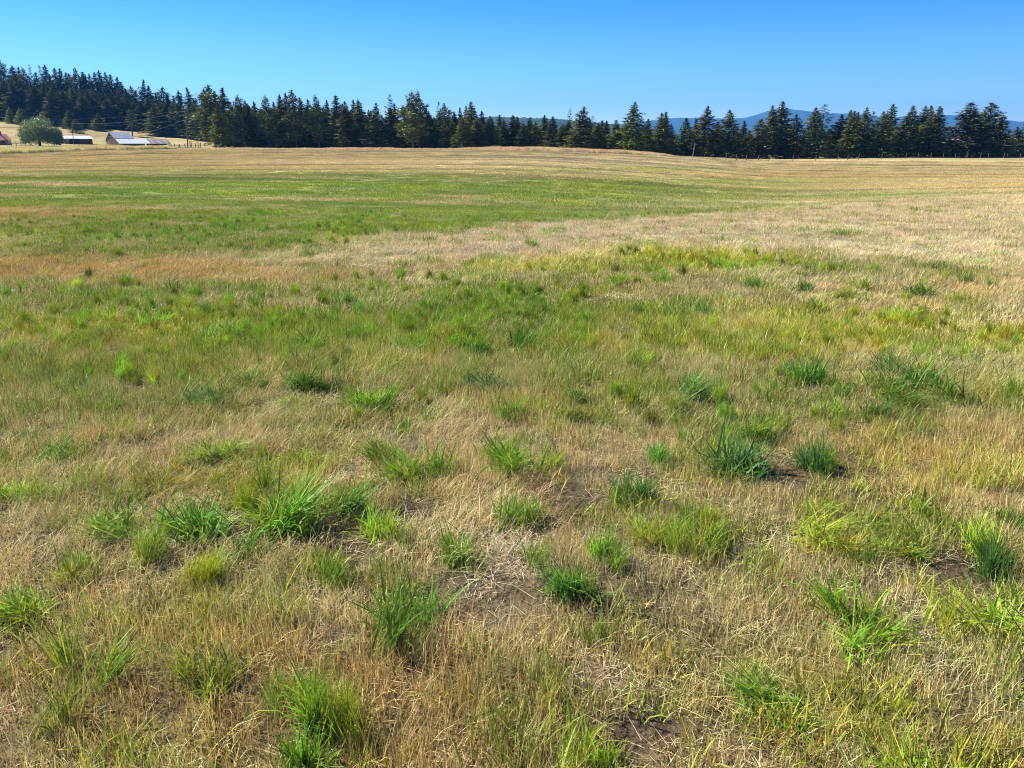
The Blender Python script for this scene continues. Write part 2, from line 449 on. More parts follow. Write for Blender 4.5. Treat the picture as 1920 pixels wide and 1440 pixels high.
# stuff blades: patch tint x variation of the blade
def _stuffcol(nt):
    return mixrgb(nt, attr(nt, 'tint', 'INSTANCER'), attr(nt, 'col'), 1.0, 'MULTIPLY')
M_BLADE = leafy('dry_and_green_blades', _stuffcol, .24, .03, .45)
def _tuftcol(nt):
    oi = nt.nodes.new('ShaderNodeObjectInfo')
    return mixrgb(nt, oi.outputs['Color'], attr(nt, 'col'), 1.0, 'MULTIPLY')
M_TUFT = leafy('tuft_blades', _tuftcol, .42, .02, .5)
M_NEEDLE = leafy('conifer_needles', _tuftcol, .12, .02, .5)
M_LEAF = leafy('willow_leaves', _tuftcol, .25, .06, .45)

def plain(name, col, rough=.8, metal=0.0, nscale=None, namp=.25, stretch=None, bump=0.0, spec=.3):
    m, nt, out = nodes_of(name)
    b = nt.nodes.new('ShaderNodeBsdfPrincipled')
    b.inputs['Roughness'].default_value = rough; b.inputs['Metallic'].default_value = metal
    b.inputs['Specular IOR Level'].default_value = spec
    nt.links.new(b.outputs[0], out.inputs[0])
    if nscale:
        tc = nt.nodes.new('ShaderNodeTexCoord'); mp = nt.nodes.new('ShaderNodeMapping')
        nt.links.new(tc.outputs['Object'], mp.inputs[0])
        if stretch: mp.inputs['Scale'].default_value = stretch
        f = noise(nt, nscale, 4, mp.outputs[0])
        lo = tuple(c * (1 - namp) for c in col); hi = tuple(min(c * (1 + namp), .95) for c in col)
        nt.links.new(ramp(nt, f, [(.3, lo), (.7, hi)]), b.inputs['Base Color'])
        if bump:
            bp = nt.nodes.new('ShaderNodeBump'); bp.inputs['Strength'].default_value = bump; bp.inputs['Distance'].default_value = .02
            nt.links.new(f, bp.inputs['Height']); nt.links.new(bp.outputs[0], b.inputs['Normal'])
    else:
        b.inputs['Base Color'].default_value = (*col, 1)
    return m

M_BARK = plain('bark', (.10, .07, .05), .95, nscale=3, namp=.4, stretch=(6, 6, 1), bump=.5)
M_GREYWOOD = plain('weathered_wood', (.24, .20, .16), .9, nscale=4, namp=.35, stretch=(1, 1, 8), bump=.3)
M_DARKWOOD = plain('brown_barn_boards', (.13, .075, .05), .9, nscale=3, namp=.45, stretch=(1, 1, 6), bump=.3)
M_POLE = plain('pole_wood', (.17, .13, .10), .9, nscale=3, namp=.3, stretch=(6, 6, 1), bump=.3)
M_PALEPOLE = plain('pale_post_wood', (.22, .20, .17), .9, nscale=3, namp=.25, stretch=(6, 6, 1))
M_TIN = plain('sun_glare_tin', (.94, .93, .90), .55, .0, nscale=1.2, namp=.12, stretch=(1, 1, 1))  # base whitened to paint sun glare into the lean-to roof
M_GREYTIN = plain('grey_shade_tin', (.38, .39, .41), .55, .25, nscale=1.5, namp=.2)  # greyed to paint the steep slope's shade; also real grey patch sheets
M_RUSTTIN = plain('rusted_tin', (.36, .25, .20), .7, .2, nscale=2.5, namp=.45, stretch=(1, .3, .3))
M_WHITETIN = plain('white_roof_sheet', (.80, .83, .86), .45, .1, nscale=1, namp=.06)
M_REDROOF = plain('faded_red_roof', (.45, .17, .14), .6, .1, nscale=2, namp=.15)
M_SIDING = plain('brown_siding', (.25, .13, .09), .8, nscale=3, namp=.25, stretch=(1, 1, 8))
M_GLASS = plain('dark_glass_and_openings', (.03, .035, .05), .1, spec=.6)  # window panes, and dark panels that stand for shaded openings
M_WHITE = plain('white_paint', (.78, .78, .76), .5, nscale=3, namp=.08)
M_TANKSHADE = plain('shaded_tank_side', (.55, .56, .57), .5, .1, nscale=3, namp=.15)  # shade on the white tank's side, painted in as grey
M_POST = plain('dark_post_wood', (.13, .10, .08), .9, nscale=4, namp=.3)
M_WIRE = plain('wire', (.10, .10, .10), .8)
M_TANBOARD = plain('tan_board', (.48, .27, .13), .8, nscale=3, namp=.2)
M_RUSTLOG = plain('red_rotten_log', (.17, .07, .05), .95, nscale=5, namp=.5)

# ------------------------------------------------------------------ ground sheet
def ground_material():
    m, nt, out = nodes_of('dry_field_ground')
    b = nt.nodes.new('ShaderNodeBsdfPrincipled'); b.inputs['Roughness'].default_value = .95
    b.inputs['Specular IOR Level'].default_value = .1
    nt.links.new(b.outputs[0], out.inputs[0])
    geo = nt.nodes.new('ShaderNodeNewGeometry')
    pos = geo.outputs['Position']
    fine = noise(nt, 60, 4, pos, .7); mid = noise(nt, 6, 4, pos, .6); big = noise(nt, .7, 5, pos, .6)
    c = attr(nt, 'col')
    c = mixrgb(nt, c, ramp(nt, fine, [(.25, (.55, .55, .55)), (.75, (1.5, 1.5, 1.5))]), .85, 'MULTIPLY')
    c = mixrgb(nt, c, ramp(nt, mid, [(.3, (.72, .70, .68)), (.7, (1.3, 1.3, 1.3))]), .7, 'MULTIPLY')
    c = mixrgb(nt, c, ramp(nt, big, [(.35, (.80, .84, .80)), (.65, (1.18, 1.15, 1.15))]), .8, 'MULTIPLY')
    nt.links.new(c, b.inputs['Base Color'])
    bp = nt.nodes.new('ShaderNodeBump'); bp.inputs['Strength'].default_value = .9; bp.inputs['Distance'].default_value = .03
    nt.links.new(fine, bp.inputs['Height'])
    bp2 = nt.nodes.new('ShaderNodeBump'); bp2.inputs['Strength'].default_value = .8; bp2.inputs['Distance'].default_value = .25
    nt.links.new(mid, bp2.inputs['Height']); nt.links.new(bp.outputs[0], bp2.inputs['Normal'])
    nt.links.new(bp2.outputs[0], b.inputs['Normal'])
    return m

def build_ground():
    NA, NR = 420, 470
    az = np.concatenate([np.radians(np.linspace(-180, -50, 27))[:-1], np.radians(np.linspace(-50, 50, NA)), np.radians(np.linspace(50, 180, 27))[1:-1]])
    r = np.exp(np.linspace(math.log(.4), math.log(12500), NR))
    A, RR = np.meshgrid(az, r, indexing='ij')
    X, Y = (RR * np.sin(A)).ravel(), (RR * np.cos(A)).ravel()
    Z = height(X, Y)
    na = len(az)
    V = np.stack([X, Y, Z], 1)
    i = np.arange(na)[:, None]; j = np.arange(NR - 1)[None, :]
    i2 = (i + 1) % na
    F = np.stack([i * NR + j, i * NR + j + 1, i2 * NR + j + 1, i2 * NR + j], -1).reshape(-1, 4)
    W = fieldmap(X, Y, Z)
    c = tint(W)
    rr = np.hypot(X, Y)
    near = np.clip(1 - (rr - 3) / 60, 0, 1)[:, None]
    thatch_shade = c * .24 + np.array((.11, .072, .045)) * .42  # thatch colour, darkened to paint the shade in gaps between blades
    c = c * (1 - near) * .85 + thatch_shade * near
    # pasture beyond the field fence
    s = np.clip(W['S'], 0, 1)[:, None]
    c = c * (1 - s) + C_SOIL * s
    far = (rr > 205)[:, None]
    past = np.array((.40, .30, .135)) * (.40 + .85 * fbm(X / 9, Y / 6, 201, 5)[:, None]) + np.array((-.02, .03, -.01)) * (fbm(X / 25, Y / 9, 203, 3)[:, None] - .3) * 2
    mixf = np.clip((rr - 185) / 30, 0, 1)[:, None]
    c = c * (1 - mixf) + past * mixf
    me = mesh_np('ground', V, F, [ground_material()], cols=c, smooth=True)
    o = link('ground', me)
    # the cap under the camera
    tag(o, 'dry mown hayfield with green patches, rolling towards the treeline', 'ground', kind='structure')
    n0 = np.arange(na) * NR
    return o
build_ground()
bm_cap = MB(); bm_cap.quad((-.5, -.5, H(0, 0) - .03), (.5, -.5, H(0, 0) - .03), (.5, .5, H(0, 0) - .03), (-.5, .5, H(0, 0) - .03))
tag(bm_cap.build('ground_patch', bpy.data.materials['dry_field_ground']), 'ground under the photographer', 'ground', kind='structure')

# ------------------------------------------------------------------ far mountains
def forest_hill_material(name, col, patch):
    m, nt, out = nodes_of(name)
    b = nt.nodes.new('ShaderNodeBsdfPrincipled'); b.inputs['Roughness'].default_value = 1; b.inputs['Specular IOR Level'].default_value = 0
    nt.links.new(b.outputs[0], out.inputs[0])
    geo = nt.nodes.new('ShaderNodeNewGeometry')
    f = noise(nt, .02, 5, geo.outputs['Position'], .65); g = noise(nt, .0025, 4, geo.outputs['Position'], .6)
    c = ramp(nt, f, [(.35, tuple(v * .6 for v in col)), (.65, tuple(v * 1.5 for v in col))])
    c = mixrgb(nt, c, patch, ramp(nt, g, [(.60, (0, 0, 0)), (.70, (.55, .55, .55))]))
    nt.links.new(c, b.inputs['Base Color'])
    bp = nt.nodes.new('ShaderNodeBump'); bp.inputs['Strength'].default_value = 1; bp.inputs['Distance'].default_value = 12
    nt.links.new(f, bp.inputs['Height']); nt.links.new(bp.outputs[0], b.inputs['Normal'])
    return m

def ridge(name, label, prof, dist, depth, mat, rough, base=10):
    xs = np.linspace(prof[0][0], prof[-1][0], 420)
    tops = np.interp(xs, [p for p, q in prof], [q for p, q in prof])
    k = 14
    X = (xs - 960) / FPX * dist * CP
    Zt = CAMZ + dist * (S(tops)) 
    rows = []
    for i in range(k + 1):
        t = i / k                               # 0 foot (near) .. crest at .55 .. back foot
        h = math.sin(min(t / .55, 1) * math.pi / 2) ** 1.2 if t <= .55 else math.cos((t - .55) / .45 * math.pi / 2)
        yy = dist + (t - .55) * depth
        xx = X * (yy / dist) ** .0
        n = fbm(xx / 350 + 5, np.full_like(xx, yy) / 350, 17, 4) - .5
        z = base + (Zt - base) * h * (1 + (n * .35 if t < .5 else 0)) + rough * (RNG.random(len(xs)) - .3) * h
        if i == round(k * .55): z = np.maximum(z, Zt - rough)
        rows.append(np.stack([xx, np.full_like(xx, yy) + n * 200 * (1 if t < .5 else 0), z], 1))
    V = np.concatenate(rows)
    n = len(xs)
    i = np.arange(k)[:, None]; j = np.arange(n - 1)[None, :]
    F = np.stack([i * n + j, i * n + j + 1, (i + 1) * n + j + 1, (i + 1) * n + j], -1).reshape(-1, 4)
    o = link(name, mesh_np(name, V, F, [mat], smooth=False))
    tag(o, label, 'mountain', kind='structure')
    return o
_m1 = forest_hill_material('distant_forest', (.035, .05, .03), (.16, .13, .08))
ridge('mountain', 'long blue forested mountain ridge behind the right half of the treeline',
      [(900, 240), (1060, 236), (1170, 232), (1220, 226), (1262, 221.5), (1290, 222), (1340, 223), (1358, 224), (1400, 220.5), (1420, 214), (1450, 204), (1480, 207), (1520, 213), (1570, 214), (1600, 219), (1640, 220.5), (1680, 219.5), (1700, 217), (1760, 217), (1795, 219), (1830, 222), (1870, 230), (1890, 231), (1920, 228), (2000, 218), (2200, 214), (2500, 225), (2800, 250)],
      9000, 3600, _m1, 7)
ridge('hill', 'darker wooded hill showing between the treetops of the middle treeline',
      [(500, 262), (700, 240), (850, 222), (930, 220), (970, 221), (1000, 222), (1050, 224.5), (1080, 228), (1130, 232), (1180, 240), (1300, 262)],
      2600, 1200, _m1, 4)
ridge('hill', 'tan open slope at the foot of the mountain, seen between the right trees',
      [(1500, 268), (1650, 265), (1740, 259), (1800, 255), (1860, 258), (2000, 263), (2300, 268)],
      1900, 700, forest_hill_material('tan_slope', (.24, .19, .12), (.12, .11, .07)), 1.0, base=0)

# ------------------------------------------------------------------ grass patch prototypes
def blades(n, rad, hmin, hmax, wmin, wmax, lean, curl, segs=3, base_rgb=None, var=.25, lay=0.0, dirbias=None, hue=None, gauss=False):
    """many thin tapering blades on a disc: vertices, quads, colours"""
    ang = RNG.random(n) * 2 * math.pi
    rr = rad * (np.abs(RNG.normal(0, .45, n)) if gauss else np.sqrt(RNG.random(n)))
    bx, by = rr * np.cos(ang), rr * np.sin(ang)
    h = hmin + (hmax - hmin) * RNG.random(n) ** 1.3
    w = wmin + (wmax - wmin) * RNG.random(n)
    la = RNG.random(n) * 2 * math.pi
    if dirbias is not None:
        la = dirbias + RNG.normal(0, .8, n)
    le = np.abs(RNG.normal(0, 1, n)) * lean          # lean angle from vertical
    le = np.minimum(le + lay, 1.5)
    cu = curl * RNG.random(n)
    fa = RNG.random(n) * math.pi                      # facing of the flat side
    sx_, sy_ = np.cos(fa), np.sin(fa)
    V = np.zeros((n, (segs + 1) * 2, 3)); C = np.ones((n, (segs + 1) * 2, 3))
    x, y, z = bx.copy(), by.copy(), np.full(n, -.01) + lay * .02 * RNG.random(n)
    shade = 1 + (RNG.random(n) - .5) * 2 * var
    hv = (RNG.random((n, 3)) - .5) * .45 * var
    for s in range(segs + 1):
        t = s / segs
        ww = w * (1 - t) ** .6 * .5 + w * .04
        V[:, 2 * s, 0], V[:, 2 * s, 1], V[:, 2 * s, 2] = x - sx_ * ww, y - sy_ * ww, z
        V[:, 2 * s + 1, 0], V[:, 2 * s + 1, 1], V[:, 2 * s + 1, 2] = x + sx_ * ww, y + sy_ * ww, z
        C[:, 2 * s] = C[:, 2 * s + 1] = shade[:, None] * (1 + hv)
        a = np.minimum(le + cu * t * 1.6, 2.4)
        st = h / segs
        x = x + np.sin(a) * np.cos(la) * st; y = y + np.sin(a) * np.sin(la) * st
        z = np.maximum(z + np.cos(a) * st, .004)
    m = (segs + 1) * 2
    b0 = (np.arange(n) * m)[:, None]
    F = np.concatenate([b0 + np.array([2 * s, 2 * s + 1, 2 * s + 3, 2 * s + 2])[None] for s in range(segs)], 0)
    return V.reshape(-1, 3), F, C.reshape(-1, 3)

def join_np(parts):
    V, F, C, n = [], [], [], 0
    for v, f, c in parts:
        V.append(v); F.append(f + n); C.append(c); n += len(v)
    return np.concatenate(V), np.concatenate(F), np.concatenate(C)

def tintc(p, rgb):
    v, f, c = p
    return v, f, c * np.array(rgb)

PROTO = {}
def proto_collection(name, makers):
    col = bpy.data.collections.new(name)
    for k, mk in enumerate(makers):
        v, f, c = mk()
        o = bpy.data.objects.new(name + '_patch', mesh_np(name, v, f, [M_BLADE], cols=c))
        col.objects.link(o)
    PROTO[name] = col
    return col

def mk_stubble(rad, n, hs, ws, sg=2):
    def f():
        d = RNG.random() * 6.28
        return join_np([blades(int(n * .42), rad, hs * .45, hs * 1.05, ws * .7, ws * 1.2, .22, .25, sg, var=.38),
                        tintc(blades(int(n * .20), rad, hs * .5, hs * 1.1, ws * .6, ws * 1.1, .45, .6, sg, var=.2), (1.55, 1.62, 1.75)),
                        blades(int(n * .22), rad, hs * .7, hs * 1.5, ws * .7, ws * 1.2, .5, 1.0, sg, var=.35, dirbias=d),
                        tintc(blades(int(n * .16), rad, hs * .4, hs * .9, ws * .8, ws * 1.4, .5, .6, sg, var=.4), (.72, .52, .34))])
    return f
def mk_matted(rad, n, hs, ws, sg=3):
    def f():
        d = -.3 + RNG.normal(0, .6)
        return join_np([blades(int(n * .7), rad, hs * .7, hs * 1.8, ws * .7, ws * 1.3, .45, 1.1, sg, var=.35, dirbias=d, lay=.25),
                        blades(int(n * .3), rad, hs * .5, hs * 1.2, ws * .7, ws * 1.3, .3, .6, sg, var=.4)])
    return f
def mk_litter(rad, n, hs, ws):
    def f():
        return join_np([blades(n, rad, hs * .5, hs * 1.6, ws * .8, ws * 1.5, .1, .25, 2, var=.35, lay=1.36),
                        blades(n // 3, rad, hs * .4, hs * .9, ws * .8, ws * 1.5, .3, .5, 2, var=.35, lay=.9)])
    return f
def mk_green(rad, n, hs, ws, sg=3):
    def f():
        return join_np([blades(int(n * .75), rad, hs * .5, hs * 1.25, ws * .8, ws * 1.4, .38, .9, sg, var=.32),
                        tintc(blades(int(n * .25), rad, hs * .4, hs * .8, ws * .8, ws * 1.3, .5, .8, sg, var=.3), (1.9, 1.35, 1.6))])
    return f

proto_collection('near_stubble', [mk_stubble(.10, 52, .092, .0023) for _ in range(7)])
proto_collection('near_matted', [mk_matted(.10, 46, .085, .0026) for _ in range(5)])
proto_collection('near_litter', [mk_litter(.11, 44, .062, .0021) for _ in range(5)])
proto_collection('near_green', [mk_green(.06, 24, .12, .0042) for _ in range(6)])
proto_collection('mid_stubble', [mk_stubble(.18, 95, .080, .0046) for _ in range(6)])
proto_collection('mid_matted', [mk_matted(.18, 95, .075, .0046) for _ in range(5)])
proto_collection('mid_litter', [mk_litter(.18, 70, .085, .0050) for _ in range(4)])
proto_collection('mid_green', [mk_green(.14, 60, .095, .0062, 2) for _ in range(6)])
proto_collection('far_sward', [lambda: blades(110, .62, .05, .13, .014, .028, .45, .8, 2, var=.28) for _ in range(6)])
proto_collection('tall_dry', [lambda: join_np([blades(60, .45, .35, .85, .012, .026, .18, .35, 3, var=.35),
                                              tintc(blades(18, .45, .7, 1.0, .02, .045, .15, .3, 3, var=.3), (.95, .80, .60))]) for _ in range(6)])

def scatter(name, label, col_names, groups, cat='grass'):
    """groups: list of (X, Y, scale, tint) one per collection; one geometry-nodes object for all of it"""
    Xs = np.concatenate([g[0] for g in groups]); Ys = np.concatenate([g[1] for g in groups])
    Z = height(Xs, Ys)
    n = len(Xs)
    me = bpy.data.meshes.new(name)
    me.vertices.add(n)
    me.vertices.foreach_set('co', np.stack([Xs, Ys, Z], 1).astype(np.float32).ravel())
    def fa(nm, vals, typ='FLOAT', key='value'):
        a = me.attributes.new(nm, typ, 'POINT'); a.data.foreach_set(key, np.ascontiguousarray(vals).ravel())
    which = np.concatenate([np.full(len(g[0]), i, np.int32) for i, g in enumerate(groups)])
    fa('which', which, 'INT')
    fa('sc', np.concatenate([g[2] for g in groups]).astype(np.float32))
    T = np.ones((n, 4), np.float32); T[:, :3] = np.concatenate([g[3] for g in groups])
    fa('tint', T, 'FLOAT_COLOR', 'color')
    rot = np.zeros((n, 3), np.float32); rot[:, 2] = RNG.random(n) * 6.283
    # matted grass keeps one lie
    for i, c in enumerate(col_names):
        if 'matted' in c: rot[which == i, 2] = RNG.normal(0, .7, (which == i).sum())
    fa('rot', rot, 'FLOAT_VECTOR', 'vector')
    fa('pick', RNG.integers(0, 997, n).astype(np.int32), 'INT')
    me.update()
    o = link(name, me)
    ng = bpy.data.node_groups.new(name + '_nodes', 'GeometryNodeTree')
    ng.interface.new_socket('Geometry', in_out='INPUT', socket_type='NodeSocketGeometry')
    ng.interface.new_socket('Geometry', in_out='OUTPUT', socket_type='NodeSocketGeometry')
    gi, go = ng.nodes.new('NodeGroupInput'), ng.nodes.new('NodeGroupOutput')
    jn = ng.nodes.new('GeometryNodeJoinGeometry')
    def named(nm, t):
        q = ng.nodes.new('GeometryNodeInputNamedAttribute'); q.data_type = t; q.inputs[0].default_value = nm
        return q.outputs[0]
    for i, cn in enumerate(col_names):
        ci = ng.nodes.new('GeometryNodeCollectionInfo'); ci.inputs[0].default_value = PROTO[cn]
        ci.inputs['Separate Children'].default_value = True; ci.inputs['Reset Children'].default_value = True
        ip = ng.nodes.new('GeometryNodeInstanceOnPoints'); ip.inputs['Pick Instance'].default_value = True
        cmp_ = ng.nodes.new('FunctionNodeCompare'); cmp_.data_type = 'INT'; cmp_.operation = 'EQUAL'
        ng.links.new(named('which', 'INT'), cmp_.inputs[2]); cmp_.inputs[3].default_value = i
        ng.links.new(gi.outputs[0], ip.inputs['Points']); ng.links.new(cmp_.outputs[0], ip.inputs['Selection'])
        ng.links.new(ci.outputs[0], ip.inputs['Instance']); ng.links.new(named('pick', 'INT'), ip.inputs['Instance Index'])
        ng.links.new(named('rot', 'FLOAT_VECTOR'), ip.inputs['Rotation']); ng.links.new(named('sc', 'FLOAT'), ip.inputs['Scale'])
        ng.links.new(ip.outputs[0], jn.inputs[0])
    ng.links.new(jn.outputs[0], go.inputs[0])
    md = o.modifiers.new('growth', 'NODES'); md.node_group = ng
    tag(o, label, cat, kind='stuff')
    return o

def wedge(n, r0, r1, half=42, power=2.0):
    """points in the sector in front of the camera, r distributed evenly by area"""
    a = np.radians((RNG.random(n) * 2 - 1) * half)
    r = np.sqrt(r0 ** 2 + (r1 ** 2 - r0 ** 2) * RNG.random(n))
    return r * np.sin(a), r * np.cos(a)

def area(r0, r1, half=42): return math.radians(half) * (r1 ** 2 - r0 ** 2)

def jitter(c, amt):
    n = len(c)
    return np.clip(c * (1 + RNG.normal(0, amt, (n, 1))) * (1 + RNG.normal(0, amt * .45, (n, 3))), .01, .9)

def grow(r0, r1, dens, names, k, half=42):
    """points of the dry and green growth of one distance zone"""
    n = int(area(r0, r1, half) * dens)
    x, y = wedge(n, r0, r1, half)
    W = fieldmap(x, y)
    base = tint(W)
    soil = np.clip(W['S'], 0, 1); pale = np.clip(W['P'], 0, 1.2); gr = np.clip(W['G'] + .5 * W['Y'] + .45 * W['D'], 0, 1.6)
    u = RNG.random(n)
    hn = fbm(x / .8, y / .8, 301, 3)
    hscale = .55 + .80 * hn - .35 * np.clip(pale - .3, 0, 1)
    lie = fbm(x / 1.7, y / 1.7, 311, 3)
    is_lit = RNG.random(n) < np.clip(.10 + .55 * (pale - .25) + .35 * soil, .08, .8)
    is_mat = (~is_lit) & (lie > .56)
    is_stb = (~is_lit) & ~is_mat
    keep = RNG.random(n) > np.where(is_lit, soil * .75, soil * 1.7 + .5 * np.clip(pale - .3, 0, 1) * (r1 < 10))
    out = []
    dry = {'G': W['G'] * .35, 'Y': W['Y'] * .8, 'O': W['O'], 'P': W['P'], 'D': W['D'] * .9, 'S': W['S']}
    dc = tint(dry)
    for sel, nm in ((is_stb, 0), (is_mat, 1), (is_lit, 2)):
        s = sel & keep
        c = dc[s]
        if nm == 2: c = c * .55 + C_PALE * .50
        out.append((x[s], y[s], (hscale[s] if nm < 2 else .8 + .4 * RNG.random(s.sum())) * k, jitter(c, .14)))
    # green blades through it
    ng_ = int(n * 1.1)
    xg, yg = wedge(ng_, r0, r1, half)
    Wg = fieldmap(xg, yg)
    pg = np.clip(.035 + .72 * Wg['G'] + .55 * Wg['Y'] + .5 * Wg['D'], 0, 1) * np.clip(1.1 - Wg['S'], 0, 1) * np.clip((fbm(xg / .45, yg / .45, 321, 3) - .30) * 4, .1, 1.5)
    s = RNG.random(ng_) < pg
    wG, wY, wD = Wg['G'][s][:, None] + .12, Wg['Y'][s][:, None] + .05, Wg['D'][s][:, None] * .8 + .05
    c = (wG * C_GREEN + wY * np.array((.40, .42, .035)) + wD * np.array((.22, .27, .05))) / (wG + wY + wD)
    # a share of every patch has turned
    turn = (RNG.random(s.sum()) < .22)[:, None]
    c = np.where(turn, c * .5 + np.array((.36, .30, .06)) * .6, c)
    out.append((xg[s], yg[s], (.6 + .8 * RNG.random(s.sum())) * k, jitter(c, .2)))
    return out

g = grow(.7, 7.5, 235, None, 1.0, 80)
scatter('dry_grass', 'short dry straw stubble and fine green blades covering the near field', ['near_stubble', 'near_matted', 'near_litter', 'near_green'], g)
g = grow(7.3, 36, 46, None, 1.0, 56)
scatter('dry_grass', 'dry grass with green blades over the middle of the field', ['mid_stubble', 'mid_matted', 'mid_litter', 'mid_green'], g)
n = int(area(34, 185, 50) * 2.3)
x, y = wedge(n, 34, 185, 50)
W = fieldmap(x, y)
c = jitter(tint(W), .07)
hs_ = .75 + .6 * fbm(x / 6, y / 6, 331, 3)
# cut swaths lie in rough clumps on the far crest
sw = np.clip((y - 85) / 30, 0, 1) * np.clip((fbm(x / 2.0, y / 3.0, 341, 3) - .55) * 6, 0, 1)
scatter('mown_grass', 'mown grass in faint rows on the far side of the field', ['far_sward'], [(x, y, hs_ * (1 + .9 * sw), c * (1 - .25 * sw[:, None]))])

# ------------------------------------------------------------------ tall dry grass on the crest and along the field edge
def edge_strip(pxs, ys, width, dens, sc, name, label, tone=(.72, .57, .37)):
    X, Y, SCL = [], [], []
    n = int(dens)
    u = RNG.random(n)
    px = np.interp(u, np.linspace(0, 1, len(pxs)), pxs)
    yy = np.interp(px, pxs, ys) + RNG.random(n) * width
    xx = (px - 960) / FPX * (yy * CP + CAMZ * SP)
    env = np.interp(px, pxs, sc) * (.55 + .9 * fbm(xx / 3, yy / 3, 351, 3))
    c = jitter(np.array([tone]) * np.ones((n, 1)) * (1.1 + .3 * (fbm(xx / 4, yy / 4, 361, 3)[:, None] - .5)), .15)
    c[:, 1] *= 1 + .25 * (fbm(xx / 8, yy / 8, 371, 2) - .4)
    scatter(name, label, ['tall_dry'], [(xx, yy, env, c)])
edge_strip([-150, 0, 100, 200, 300, 330], [150, 153, 160, 172, 182, 186], 9, 5200, [1.0, 1.15, 1.0, 1.0, .8, .5], 'tall_dry_grass', 'tall yellow grass strip along the left field edge before the farm', (.72, .66, .34))
edge_strip([600, 680, 760, 850, 940], [185, 176, 172, 168, 160], 6, 1500, [.4, .6, .5, .4, .8], 'tall_dry_grass', 'thin ragged dry grass at the foot of the middle trees')
edge_strip([900, 960, 1050, 1130, 1190, 1240, 1262], [156, 152, 151, 151, 152, 154, 156], 11, 5200, [.45, .75, .8, .85, .8, .6, .25], 'tall_dry_grass', 'tall straw coloured grass on the low mound at mid field edge')
edge_strip([1780, 1850, 1920, 2000], [213, 214, 214, 214], 8, 1500, [.3, .7, .6, .6], 'tall_dry_grass', 'dry grass around the white tank at the far right')
edge_strip([330, 400, 500, 600], [188, 190, 190, 186], 6, 1300, [.4, .45, .3, .4], 'tall_dry_grass', 'sparse dry grass by the corral and first pines')

# ------------------------------------------------------------------ soil clods
def clods():
    col = bpy.data.collections.new('clods')
    import bmesh
    ms = plain('soil', (.125, .082, .058), .95, nscale=40, namp=.3)
    for k in range(4):
        bm = bmesh.new(); bmesh.ops.create_icosphere(bm, subdivisions=1, radius=.5)
        for v in bm.verts:
            v.co *= .7 + .6 * random.random(); v.co.z *= .7
        me = bpy.data.meshes.new('clod'); bm.to_mesh(me); bm.free(); me.materials.append(ms)
        col.objects.link(bpy.data.objects.new('clod', me))
    PROTO['clod'] = col
    n = 60000
    x, y = wedge(n, 1.1, 16, 44)
    W = fieldmap(x, y)
    s = RNG.random(n) < np.clip(W['S'] - .25, 0, 1)
    x, y = x[s], y[s]
    m = len(x)
    scatter('soil_clods', 'crumbly brown soil clods on the bare patches', ['clod'], [(x, y, .004 + .022 * RNG.random(m) ** 3, np.ones((m, 3)))], 'soil')
clods()

# ------------------------------------------------------------------ green tufts, each its own thing
def tuft_mesh(seed, kind):
    global RNG
    old = RNG; RNG = np.random.default_rng(seed)
    n = 190
    if kind == 'flat':
        p = [blades(n, .62, .35, .85, .026, .050, .66, 1.5, 4, var=.42, gauss=True)]
    elif kind == 'upright':
        p = [blades(n, .45, .5, 1.1, .024, .044, .42, 1.2, 4, var=.42, gauss=True)]
    elif kind == 'sparse':
        p = [blades(130, .5, .5, 1.05, .014, .026, .42, .9, 4, var=.34, gauss=True)]
    else:
        p = [blades(n, .55, .45, 1.05, .025, .048, .52, 1.35, 4, var=.42, gauss=True)]
    # straw coloured dead blades at the foot
    p.append(tintc(blades(80, .5, .3, .75, .014, .026, .6, .8, 3, var=.35, gauss=True), (3.0, 1.55, 3.0)))
    # some blades turning yellow
    p.append(tintc(blades(40, .45, .5, 1.0, .018, .034, .5, 1.0, 4, var=.3, gauss=True), (1.6, 1.2, .9)))
    p.append(tintc(blades(50, .5, .4, 1.0, .018, .034, .5, 1.0, 4, var=.3, gauss=True), (.6, .62, .7)))
    # a tuft is two to four crowns grown together, each with its own lie and age
    out, kc = [], int(RNG.integers(2, 5))
    cen = RNG.normal(0, .34, (kc, 2)); lie = RNG.normal(0, .30, (kc, 2)) + np.array((.06, -.05)); hh = RNG.uniform(.6, 1.1, kc)
    old_age = RNG.uniform(.85, 1.15, (kc, 3)) * np.where(RNG.random(kc) < .3, 1.35, 1)[:, None]
    for v, f, c in p:
        m = 2 * (f[:, :].max() // (len(v) - 1) + 0) if False else None
        nb_ = len(np.unique(f[:, 0])) ; per = None
        out.append((v, f, c))
    v, f, c = join_np(out)
    # blades are runs of vertices; find their starts from the faces
    start = np.zeros(len(v), bool); low = np.minimum.reduce([f[:, i] for i in range(f.shape[1])])
    nxt = set((f[:, 2]).tolist()) | set((f[:, 3]).tolist())
    base = np.array([i not in nxt for i in range(len(v))])
    bid = np.cumsum(base & ~np.roll(base, 1)) - 1
    which = RNG.integers(0, kc, bid.max() + 1)[bid]
    v[:, :2] = v[:, :2] * .72 + cen[which] * .72 + lie[which] * v[:, 2:3]
    v[:, 2] *= hh[which]
    c = c * old_age[which]
    rr_ = np.hypot(v[:, 0], v[:, 1]); top_ = v[:, 2] > .15
    v[:, :2] /= 2 * np.percentile(rr_[top_], 88)
    v[:, 2] /= np.percentile(v[:, 2], 98)
    RNG = old
    return mesh_np('grass_tuft', v, f, [M_TUFT], cols=np.clip(c, 0, 4))
TUFTS = {k: [tuft_mesh(500 + 10 * i + j, k) for j in range(7)] for i, k in enumerate(('round', 'flat', 'upright', 'sparse'))}
